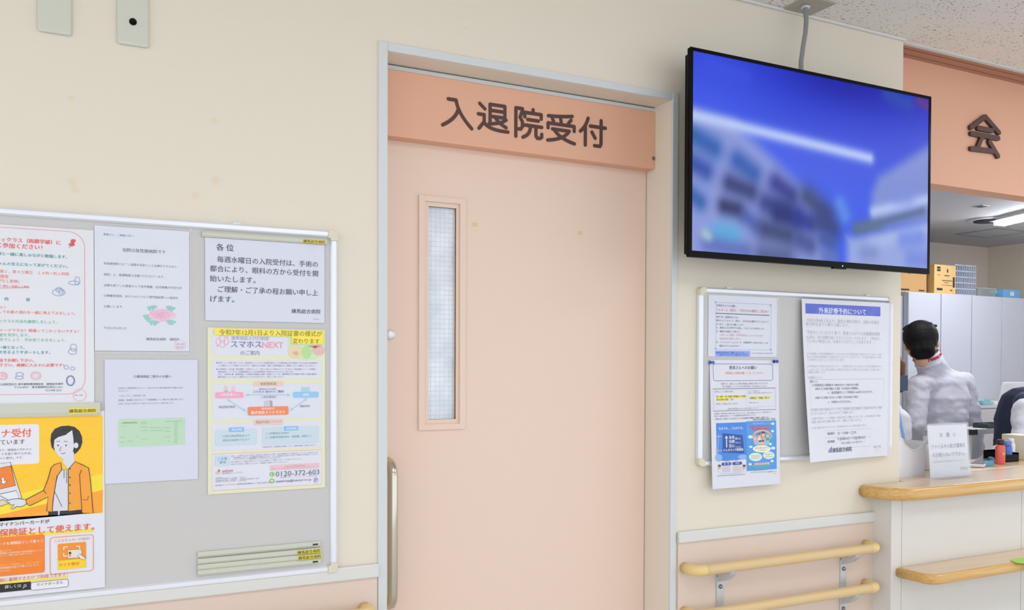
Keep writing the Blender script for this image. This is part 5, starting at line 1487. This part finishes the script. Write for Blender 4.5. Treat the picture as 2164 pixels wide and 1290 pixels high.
for k in range(4): mb.box(v_.x - .036 + .02 * k, v_.x - .024 + .02 * k, v_.y - .03, v_.y + .03, ZO - .0048, ZO - .004)
mb.build('grille_slot', M_dark, sm)
hp = [atz(*q_, ZO) for q_ in ((2022, 495), (2116, 483), (2170, 490), (2085, 502))]
ha = thing('access_hatch', 'square framed access hatch in the office ceiling above the cabinets', 'hatch', (hp[0].x, hp[0].y, ZO))
hx0, hx1, hy0_, hy1_ = 7.36, 7.81, 2.69, 3.11
mb = MB(); frame_ring(mb, (0, 0.45, 0, 0.42), (.012, .438, .012, .408), 0, 1)
fm_ = MB()
for (x0, x1, y0, y1) in ((hx0, hx1, hy0_, hy0_ + .012), (hx0, hx1, hy1_ - .012, hy1_), (hx0, hx0 + .012, hy0_ + .012, hy1_ - .012), (hx1 - .012, hx1, hy0_ + .012, hy1_ - .012)):
    fm_.box(x0, x1, y0, y1, ZO - .004, ZO - .0002)
fm_.build('hatch_frame', mat('hatch_frame', (140, 142, 150), 0.5), ha)
MB().box(hx0 + .0125, hx1 - .0125, hy0_ + .0125, hy1_ - .0125, ZO - .002, ZO - .0002).build('hatch_panel', bpy.data.materials['office_ceiling'], ha)

# ------------------------------------------------------------------ people
M_skin = mat('skin', (226, 180, 152), 0.5)
M_hair = mat('black_hair', (12, 11, 12), 0.62, spec=0.25, bump=(160, 0.5, 0.003))
M_hairb = mat('brown_hair', (112, 70, 46), 0.6, spec=0.25, bump=(160, 0.5, 0.003))
M_shirt = mat('lavender_white_shirt', (214, 215, 232), 0.7, bump=(7, 0.55, 0.03))
M_navy = mat('navy_vest', (26, 36, 66), 0.75, bump=(60, 0.3, 0.004))
M_trous = mat('charcoal_trousers', (48, 48, 56), 0.8)
M_shoe = mat('black_shoe', (24, 22, 22), 0.4)
M_red = mat('red_lanyard', (206, 52, 66), 0.5)


_unit = {}


def unit_sphere(seg):
    if seg not in _unit:
        m_ = MB().sphere((0, 0, 0), 1.0, None, max(4, seg // 2))
        _unit[seg] = (np.array(m_.v), m_.f)
    return _unit[seg]


class Cloud:
    """a pile of overlapping balls, to be melted into one skin"""
    def __init__(s):
        s.v, s.f, s.n = [], [], 0


def blob(bm, c, r, sc=(1, 1, 1), rot=None, seg=12):
    v, f = unit_sphere(seg)
    v = v * (r * np.array(sc))
    if rot is not None:
        v = v @ np.array(rot.to_3x3()).T
    bm.v.append(v + np.array(c))
    bm.f += [tuple(i + bm.n for i in q) for q in f]
    bm.n += len(v)


def limb(bm, p, q, r0, r1, n=None, sc=(1, 1, 1), rot=None):
    p, q = Vector(p), Vector(q)
    n = n or max(3, int((q - p).length / (min(r0, r1) * .45)) + 1)
    for i in range(n + 1):
        t = i / n
        blob(bm, p.lerp(q, t), r0 + (r1 - r0) * t, sc, rot)


def solidify_blobs(bm, name, m, parent, voxel, smooth=6, bone=None):
    """melt overlapping blobs into one continuous skin"""
    me = bpy.data.meshes.new(name)
    me.from_pydata(np.concatenate(bm.v).tolist(), [], bm.f)
    o = bpy.data.objects.new(name, me); COL.objects.link(o)
    md = o.modifiers.new('r', 'REMESH'); md.mode = 'VOXEL'; md.voxel_size = voxel; md.use_smooth_shade = True
    ms_ = o.modifiers.new('s', 'SMOOTH'); ms_.iterations = smooth; ms_.factor = 0.5
    dg = bpy.context.evaluated_depsgraph_get()
    me2 = bpy.data.meshes.new_from_object(o.evaluated_get(dg))
    bpy.data.objects.remove(o)
    me2.name = name
    me2.materials.clear(); me2.materials.append(m)
    for p_ in me2.polygons: p_.use_smooth = True
    o = bpy.data.objects.new(name, me2); COL.objects.link(o)
    if parent:
        o.parent = parent; o.matrix_parent_inverse = Matrix.Translation(-Vector(parent.location))
    return o


def hand(bm, wrist, fwd, palm, side, curl=0.5, sz=1.0):
    """palm with five bent fingers: fwd = wrist to knuckles, palm = palm normal, side = thumb side"""
    f, n, s_ = Vector(fwd).normalized(), Vector(palm).normalized(), Vector(side).normalized()
    w0 = Vector(wrist)
    for i in range(5):
        for j in range(-2, 3):
            blob(bm, w0 + f * (.018 + .017 * i) * sz + s_ * j * (.011 + .002 * i) * sz, .0125 * sz)
    for j, (off, ln) in enumerate(((.028, .070), (.010, .079), (-.010, .073), (-.028, .058))):
        p_ = w0 + f * .092 * sz + s_ * off * sz
        a = 0.25
        for k in range(3):
            a += curl * (.5, .9, .7)[k]
            d = f * math.cos(a) + n * math.sin(a)
            q_ = p_ + d * ln * (.44, .31, .25)[k] * sz
            limb(bm, p_, q_, (.0092, .0085, .0078)[k] * sz, (.0085, .0078, .0066)[k] * sz, 5)
            p_ = q_
    p_ = w0 + f * .028 * sz + s_ * .026 * sz
    for d, ln in ((f * .55 + s_ * .75 + n * .25, .040), (f * .85 + s_ * .35 + n * .35, .032), (f * .95 + s_ * .05 + n * .3, .026)):
        q_ = p_ + d.normalized() * ln * sz
        limb(bm, p_, q_, .0115 * sz, .0095 * sz, 5); p_ = q_


def head(bm, c, R, h=.225):
    """skull, jaw, nose, brows, lips, ears, in a frame R whose -Y looks forward"""
    k = h / .225
    def P_(x, y, z): return Vector(c) + R @ Vector((x * k, y * k, z * k))
    r4 = R.to_4x4()
    blob(bm, P_(0, .012, .028), .088 * k, (.86, 1.06, .98), r4, 20)
    blob(bm, P_(0, -.018, -.035), .066 * k, (.90, 1.0, 1.05), r4)
    blob(bm, P_(0, -.052, -.080), .026 * k, (1.2, .9, .8), r4)
    for sx in (-1, 1):
        limb(bm, P_(.056 * sx, .01, -.05), P_(.012 * sx, -.055, -.086), .022 * k, .018 * k, 7)
        blob(bm, P_(.038 * sx, -.062, -.018), .024 * k, (1, .7, .9), r4)
        blob(bm, P_(.032 * sx, -.072, .018), .012 * k, (1.6, .7, .6), r4)
        blob(bm, P_(.087 * sx, .018, -.008), .024 * k, (.42, .75, 1.35), r4)
        blob(bm, P_(.013 * sx, -.085, -.026), .008 * k, (1, 1, .8), r4)
    limb(bm, P_(0, -.078, .012), P_(0, -.098, -.022), .0075 * k, .011 * k, 7)
    for z in (-.052, -.062):
        limb(bm, P_(-.02, -.076, z), P_(.02, -.076, z), .0058 * k, .0058 * k, 8)
    limb(bm, P_(0, .018, -.03), P_(0, .012, -.10), .050 * k, .046 * k, 6)


def eyes(c, R, parent, h=.225):
    k = h / .225
    for sx in (-1, 1):
        e_ = Vector(c) + R @ Vector((.031 * sx * k, -.0735 * k, .004 * k))
        MB().sphere(e_, .0105 * k, mat('eye_white', (230, 230, 230), 0.2), 12).sphere(e_ + R @ Vector((0, -.0062 * k, 0)), .0055 * k, mat('iris', (40, 26, 20), 0.2), 10).build('eye', None, parent)


def frame_for(fwd, up):
    f = Vector(fwd).normalized(); u = Vector(up).normalized()
    x = (-f).cross(u).normalized() * 1.0
    y = -f
    z = x.cross(y).normalized()
    return Matrix((x, y, z)).transposed()


def clothed_person(label, J, hair_m, top_m, leg_m, sex='m', vest=None, hair_style='short', lanyard=False, hsize=.225, curl=.5, seat=False):
    """J: joints (neck, head, fwd, up, shl/shr, ell/elr, wrl/wrr, chest, waist, pelvis, hip/knee/ankle left and right, toes)"""
    root = thing('person', label, 'person', (J['pelvis'].x, J['pelvis'].y, 0.0))
    R = frame_for(J['fwd'], J['up'])
    bodyR = frame_for(J['face_dir'], (0, 0, 1))
    b4 = bodyR.to_4x4()
    k = 1.0 if sex == 'm' else .88
    bm = Cloud()
    head(bm, J['head'], R, hsize)
    limb(bm, J['neck'], J['head'] + R @ Vector((0, .015, -.06)), .050 * k, .048 * k, 5)
    limb(bm, J['chest'], J['neck'], .078 * k, .050 * k, 6, (1.2, .8, 1), b4)
    limb(bm, J['waist'], J['chest'], .098 * k, .105 * k, 5, (1.3, .85, 1), b4)
    limb(bm, J['pelvis'], J['waist'], .108 * k, .098 * k, 4, (1.35, .95, 1), b4)
    for s_ in 'lr':
        limb(bm, J['chest'].lerp(J['sh' + s_], .4) + Vector((0, 0, .06)), J['sh' + s_], .055 * k, .052 * k, 6)
        limb(bm, J['sh' + s_], J['el' + s_], .048 * k, .038 * k); limb(bm, J['el' + s_], J['wr' + s_], .038 * k, .026 * k)
        limb(bm, J['hip' + s_], J['kn' + s_], .08 * k, .055 * k); limb(bm, J['kn' + s_], J['an' + s_], .052 * k, .036 * k)
    o = solidify_blobs(bm, 'body', M_skin, root, .0075, 4)
    bm = Cloud()
    for s_ in 'lr':
        f = (J['wr' + s_] - J['el' + s_]).normalized()
        inn = (J['chest'] - J['wr' + s_]); inn = (inn - f * inn.dot(f)).normalized()
        th = f.cross(inn).normalized()
        if th.dot(Vector(J['face_dir'])) < 0: th = -th
        hand(bm, J['wr' + s_] - f * .006, f, inn, th, curl, k)
    hd = solidify_blobs(bm, 'hands', M_skin, None, .0032, 2)
    # join the hands into the one body mesh
    b2 = bmesh.new(); b2.from_mesh(o.data); b2.from_mesh(hd.data); b2.to_mesh(o.data); b2.free()
    for p_ in o.data.polygons: p_.use_smooth = True
    bpy.data.objects.remove(hd)
    eyes(J['head'], R, root, hsize)
    # shirt
    bm = Cloud()
    limb(bm, J['chest'] + Vector((0, 0, .10)), J['neck'] + Vector((0, 0, .028)), .092 * k, .068 * k, 5, (1.35, .95, .8), b4)
    limb(bm, J['waist'], J['chest'], .122 * k, .135 * k, 6, (1.32, .92, 1), b4)
    limb(bm, J['pelvis'], J['waist'], .126 * k, .122 * k, 5, (1.32, .98, 1), b4)
    limb(bm, J['chest'], J['chest'] + Vector((0, 0, .09)), .138 * k, .115 * k, 5, (1.42, .88, .9), b4)
    for s_ in 'lr':
        limb(bm, J['chest'].lerp(J['sh' + s_], .3) + Vector((0, 0, .08)), J['sh' + s_] + Vector((0, 0, .006)), .066 * k, .070 * k, 8)
        limb(bm, J['sh' + s_], J['el' + s_], .070 * k, .056 * k); limb(bm, J['el' + s_], J['el' + s_].lerp(J['wr' + s_], .9), .056 * k, .042 * k)
        limb(bm, J['el' + s_].lerp(J['wr' + s_], .84), J['el' + s_].lerp(J['wr' + s_], .97), .043 * k, .041 * k)
    sh = solidify_blobs(bm, 'shirt', top_m, root, .008, 10)
    for v in sh.data.vertices:                # cloth folds
        p_ = v.co
        d = noise.noise(Vector((p_.x * 9, p_.y * 9, p_.z * 16))) * .010 + noise.noise(Vector((p_.x * 22 + p_.z * 14, p_.y * 22, p_.z * 30))) * .0045
        v.co = p_ + v.normal * d
    # collar
    nk = J['neck'].lerp(J['head'], .42) + R @ Vector((-.008 if lanyard else 0, .024 if lanyard else .012, 0))
    ax = (J['head'] - J['neck']).normalized()
    mb = MB()
    q_ = ax.to_track_quat('Z', 'Y').to_matrix()
    ring = lambda r, h: [nk + q_ @ Vector((r * math.cos(2 * PI * i / 24), r * math.sin(2 * PI * i / 24), h)) for i in range(24)]
    rr_ = [ring(.084 * k, -.055), ring(.073 * k, .006), ring(.069 * k, .006), ring(.074 * k, -.055)]
    mb.add([p_ for r_ in rr_ for p_ in r_], [(i * 24 + j, i * 24 + (j + 1) % 24, (i + 1) * 24 + (j + 1) % 24, (i + 1) * 24 + j) for i in range(3) for j in range(24)], None, True)
    mb.build('collar', top_m, root)
    if lanyard:
        mb = MB()
        pts = [nk + q_ @ Vector((0.081 * k * math.cos(2 * PI * i / 32), 0.081 * k * math.sin(2 * PI * i / 32), -.014)) for i in range(33)]
        o_ = []
        for p_ in pts: o_ += [p_ + ax * .008, p_ - ax * .008]
        mb.add(o_, [(2 * i, 2 * i + 2, 2 * i + 3, 2 * i + 1) for i in range(32)], None, True)
        ln_ = mb.build('lanyard', M_red, root)
        md = ln_.modifiers.new('t', 'SOLIDIFY'); md.thickness = .002
        mb = MB()
        for i in range(0, 32, 4):
            p_ = pts[i] + (pts[i] - nk).normalized() * .0015
            mb.sphere(p_, .0045, None, 6, (1, 1, 1))
        mb.build('lanyard_print', M_wp, ln_)
    if vest:
        bm = Cloud()
        limb(bm, J['waist'], J['chest'], .131 * k, .147 * k, 6, (1.34, .95, 1), b4)
        limb(bm, J['pelvis'], J['waist'], .134 * k, .131 * k, 5, (1.33, 1.0, 1), b4)
        limb(bm, J['chest'], J['chest'] + Vector((0, 0, .09)), .148 * k, .126 * k, 5, (1.42, .92, .92), b4)
        for s_ in 'lr':
            limb(bm, J['chest'].lerp(J['sh' + s_], .3) + Vector((0, 0, .08)), J['chest'].lerp(J['sh' + s_], .75) + Vector((0, 0, .05)), .072 * k, .066 * k, 5)
        solidify_blobs(bm, 'vest', vest, root, .009, 5)
    bm = Cloud()
    blob(bm, J['pelvis'], .128 * k, (1.36, 1.02, .9), b4)
    for s_ in 'lr':
        limb(bm, J['hip' + s_], J['kn' + s_], .098 * k, .072 * k); limb(bm, J['kn' + s_], J['an' + s_] + Vector((0, 0, .02)), .070 * k, .058 * k)
    solidify_blobs(bm, 'trousers', leg_m, root, .010, 5)
    for s_ in 'lr':
        bm = Cloud()
        a_ = J['an' + s_]; t = Vector(J['face_dir']).normalized()
        limb(bm, Vector((a_.x, a_.y, .042)) - t * .03, Vector((a_.x, a_.y, .036)) + t * .16, .040 * k, .034 * k, 8, (1, 1, .95))
        solidify_blobs(bm, 'shoe', M_shoe, root, .006, 3)
    # hair
    bm = Cloud()
    hk = hsize / .225
    def H(x, y, z): return J['head'] + R @ Vector((x * hk, y * hk, z * hk))
    r4 = R.to_4x4()
    blob(bm, H(0, .024, .036), .103 * hk, (.95, 1.06, .97), r4, 24)
    blob(bm, H(0, .058, -.015), .074 * hk, (1.02, .85, 1.0), r4)
    if hair_style == 'short':
        limb(bm, H(-.026, .074, -.042), H(.026, .074, -.042), .039 * hk, .039 * hk, 6)
        limb(bm, H(-.034, .062, -.062), H(.034, .062, -.062), .036 * hk, .036 * hk, 7); limb(bm, H(-.024, .062, -.084), H(.026, .062, -.084), .024 * hk, .024 * hk, 6)
        limb(bm, H(-.06, -.05, .075), H(.06, -.05, .075), .032 * hk, .032 * hk, 7)
        for sx in (-1, 1):
            limb(bm, H(.078 * sx, -.005, .04), H(.076 * sx, -.014, .0), .016 * hk, .010 * hk, 5)
            blob(bm, H(.058 * sx, .060, .0), .034 * hk, (.7, 1, 1.1), r4)
        for i in range(40):                   # loose tufts
            a = i * 2.399; rr_ = .05 + .04 * ((i * 37 % 10) / 10)
            blob(bm, H(math.cos(a) * rr_, .02 + math.sin(a) * rr_, .118 - rr_ * rr_ * 3.2), .012 * hk, (1, 1, .7), r4, 8)
    else:
        for sx in (-1, 1):
            for yy in (-.03, 0, .03, .06):
                limb(bm, H(.082 * sx, yy, .03), H(.086 * sx, yy - .004, -.105 + .1 * (yy < -.02)), .032 * hk, .024 * hk, 8)
        limb(bm, H(-.06, .085, -.03), H(-.06, .085, -.10), .036 * hk, .03 * hk, 6); limb(bm, H(.06, .085, -.03), H(.06, .085, -.10), .036 * hk, .03 * hk, 6); limb(bm, H(0, .095, -.03), H(0, .095, -.10), .036 * hk, .03 * hk, 6)
        limb(bm, H(-.07, -.062, .07), H(.07, -.062, .07), .026 * hk, .026 * hk, 8)
    solidify_blobs(bm, 'hair', hair_m, root, .0045, 2)
    return root


def joints(pelvis, head_, neck, chest, waist, face_dir, fwd, up, sh_half=.19, arms=None, seated=None):
    f = Vector(face_dir).normalized(); side = f.cross(Vector((0, 0, 1))).normalized()       # person's right
    J = dict(pelvis=Vector(pelvis), head=Vector(head_), neck=Vector(neck), chest=Vector(chest), waist=Vector(waist), face_dir=f, fwd=Vector(fwd), up=Vector(up))
    for s_, sg_ in (('l', -1), ('r', 1)):
        J['hip' + s_] = J['pelvis'] + side * .09 * sg_ - Vector((0, 0, .05))
        if seated:
            J['kn' + s_] = J['hip' + s_] + f * .40 + Vector((0, 0, .01)) + side * .03 * sg_
            J['an' + s_] = J['kn' + s_] - f * .04 - Vector((0, 0, J['kn' + s_].z - seated))
        else:
            J['kn' + s_] = Vector((J['hip' + s_].x, J['hip' + s_].y, .47)) + f * .02
            J['an' + s_] = Vector((J['hip' + s_].x, J['hip' + s_].y, .09)) + side * .02 * sg_
    J.update({k_: Vector(v) for k_, v in arms.items()})
    return J


# man leaning to his left, seen from behind; black hair, red lanyard
YM = 1.32
g = lambda px, py, Y=YM: at(px, py, Y)
hd_ = g(1946, 727, YM)
rt_ = Vector((RT.x, RT.y, 0)).normalized()
upv = Vector((-.10 * rt_.x, -.10 * rt_.y, 1)).normalized()
away = Vector((-.20, .98, 0))
Jm = joints(g(2002, 1005), hd_, g(1960, 768), g(1986, 842), g(1994, 925), (.34, .94, 0), Vector((.74, .66, -.20)), upv,
            arms=dict(shl=g(1941, 818, YM - .02), ell=g(1936, 900, YM - .05), wrl=g(1938, 978, YM + .08),
                      shr=g(2036, 812, YM + .02), elr=g(2058, 900, YM + .0), wrr=g(2068, 962, YM + .06)))
clothed_person('man with short black hair seen from behind, pale lavender shirt and red lanyard, leaning sideways', Jm, M_hair, M_shirt, M_trous, 'm', None, 'short', True, .232)

# woman in a navy vest on a tall chair, mostly outside the picture on the right
YW = .72
pv = at(2150, 1022, YW)
f_ = Vector((.93, -.10, 0)).normalized()
gw = lambda px, py, d=0.0: at(px + 14, py + 2, YW + d)
Jw = joints(pv, gw(2232, 806), gw(2200, 846), gw(2154, 888), gw(2142, 955), f_, Vector((.9, -.12, -.4)), (0, 0, 1), seated=.42,
            arms=dict(shl=gw(2170, 862, .16), ell=gw(2186, 940, .19), wrl=gw(2230, 960, .10),
                      shr=gw(2152, 866, -.16), elr=gw(2143, 948, -.19), wrr=gw(2190, 972, -.14)))
clothed_person('person in a navy vest and white shirt bending forward at the right edge', Jw, M_hairb, mat('white_shirt', (222, 225, 238), 0.7, bump=(8, 0.5, 0.02)), M_navy, 'f', M_navy, 'bob')
# tall office chair under her
oc = thing('office_chair', 'tall black office chair with an armrest under the person in the navy vest', 'chair', (pv.x, pv.y, 0))
MB().box(pv.x - .20, pv.x + .24, pv.y - .21, pv.y + .21, pv.z - .20, pv.z - .135).build('seat', M_black, oc, bevel=0.02, seg=3)
MB().lathe((pv.x, pv.y, 0), [(.032, .08), (.032, .40), (.022, .40), (.022, pv.z - .20)], None, 16).build('gas_column', M_screw, oc)
for k in range(5):
    a = 2 * PI * k / 5 + .3
    e_ = Vector((pv.x + .19 * math.cos(a), pv.y + .19 * math.sin(a), .075))
    MB().tube([(pv.x, pv.y, .095), e_], [.024, .014], None, 10).build('leg', M_black, oc)
    MB().lathe((e_.x, e_.y - .011, .028), [(.0275, 0), (.0275, .022)], M_black, 16, 'y').build('caster', M_black, oc)
YA = .425
ra, rb = at(2130, 951, YA), at(2160, 951, YA)
MB().box(ra.x, rb.x, YA - .025, YA + .025, ra.z - .014, ra.z + .014).build('armrest', M_black, oc, bevel=0.008, seg=3)
MB().tube([((ra.x + rb.x) / 2 - .02, YA, ra.z - .012), ((ra.x + rb.x) / 2, YA, .70), ((ra.x + rb.x) / 2, pv.y - .16, .63)], .018, None, 12).build('armrest_post', M_black, oc)
MB().tube([(pv.x - .18, pv.y, pv.z - .17), (pv.x - .27, pv.y, pv.z - .14), (pv.x - .29, pv.y, pv.z + .0)], .016, None, 10).build('back_stem', M_black, oc)
MB().box(pv.x - .315, pv.x - .275, pv.y - .18, pv.y + .18, pv.z - .06, pv.z + .10).build('backrest', M_black, oc, bevel=0.018, seg=3)

# woman behind the wall edge, holding a navy folder
YL = .98
hl = at(1866, 782, YL)
fl = Vector((-.93, .30, 0))
pl_ = Vector((hl.x, YL, .90))
fa, fb2 = at(1904, 794, YL - .24), at(1917, 826, YL - .24)
sl = fl.normalized().cross(Vector((0, 0, 1))).normalized()
Jl = joints(pl_, hl, hl - Vector((0, 0, .20)), Vector((hl.x, YL, hl.z - .33)), Vector((hl.x, YL, 1.03)), fl, Vector((-.80, -.58, 0)), (0, 0, 1),
            arms=dict(shl=Vector((hl.x, YL, hl.z - .27)) - sl * .155, ell=Vector((hl.x - .06, YL - .17, hl.z - .48)), wrl=Vector((fb2.x - .235, YL - .215, fb2.z - .06)),
                      shr=Vector((hl.x, YL, hl.z - .27)) + sl * .155, elr=Vector((hl.x, YL, hl.z - .52)) + sl * .19, wrr=Vector((hl.x, YL, hl.z - .46)) + fl * .20 + sl * .10))
clothed_person('person with brown bobbed hair mostly hidden by the wall edge beside the man', Jl, M_hairb, bpy.data.materials['white_shirt'], M_navy, 'f', None, 'bob', False, .215, .8)
fo = thing('folder', 'dark navy folder held upright at the wall edge under the brown hair', 'folder', (fa.x, YL - .24, fb2.z))
MB().box(fb2.x - .24, fb2.x, YL - .245, YL - .237, fb2.z, fa.z).build('folder_cover', mat('navy_folder', (52, 72, 98), 0.6), fo, bevel=0.001)
MB().box(fb2.x - .238, fb2.x - .003, YL - .237, YL - .231, fb2.z + .002, fa.z - .002).build('folder_sheets', M_wp, fo)

bpy.data.objects.remove(_fo)
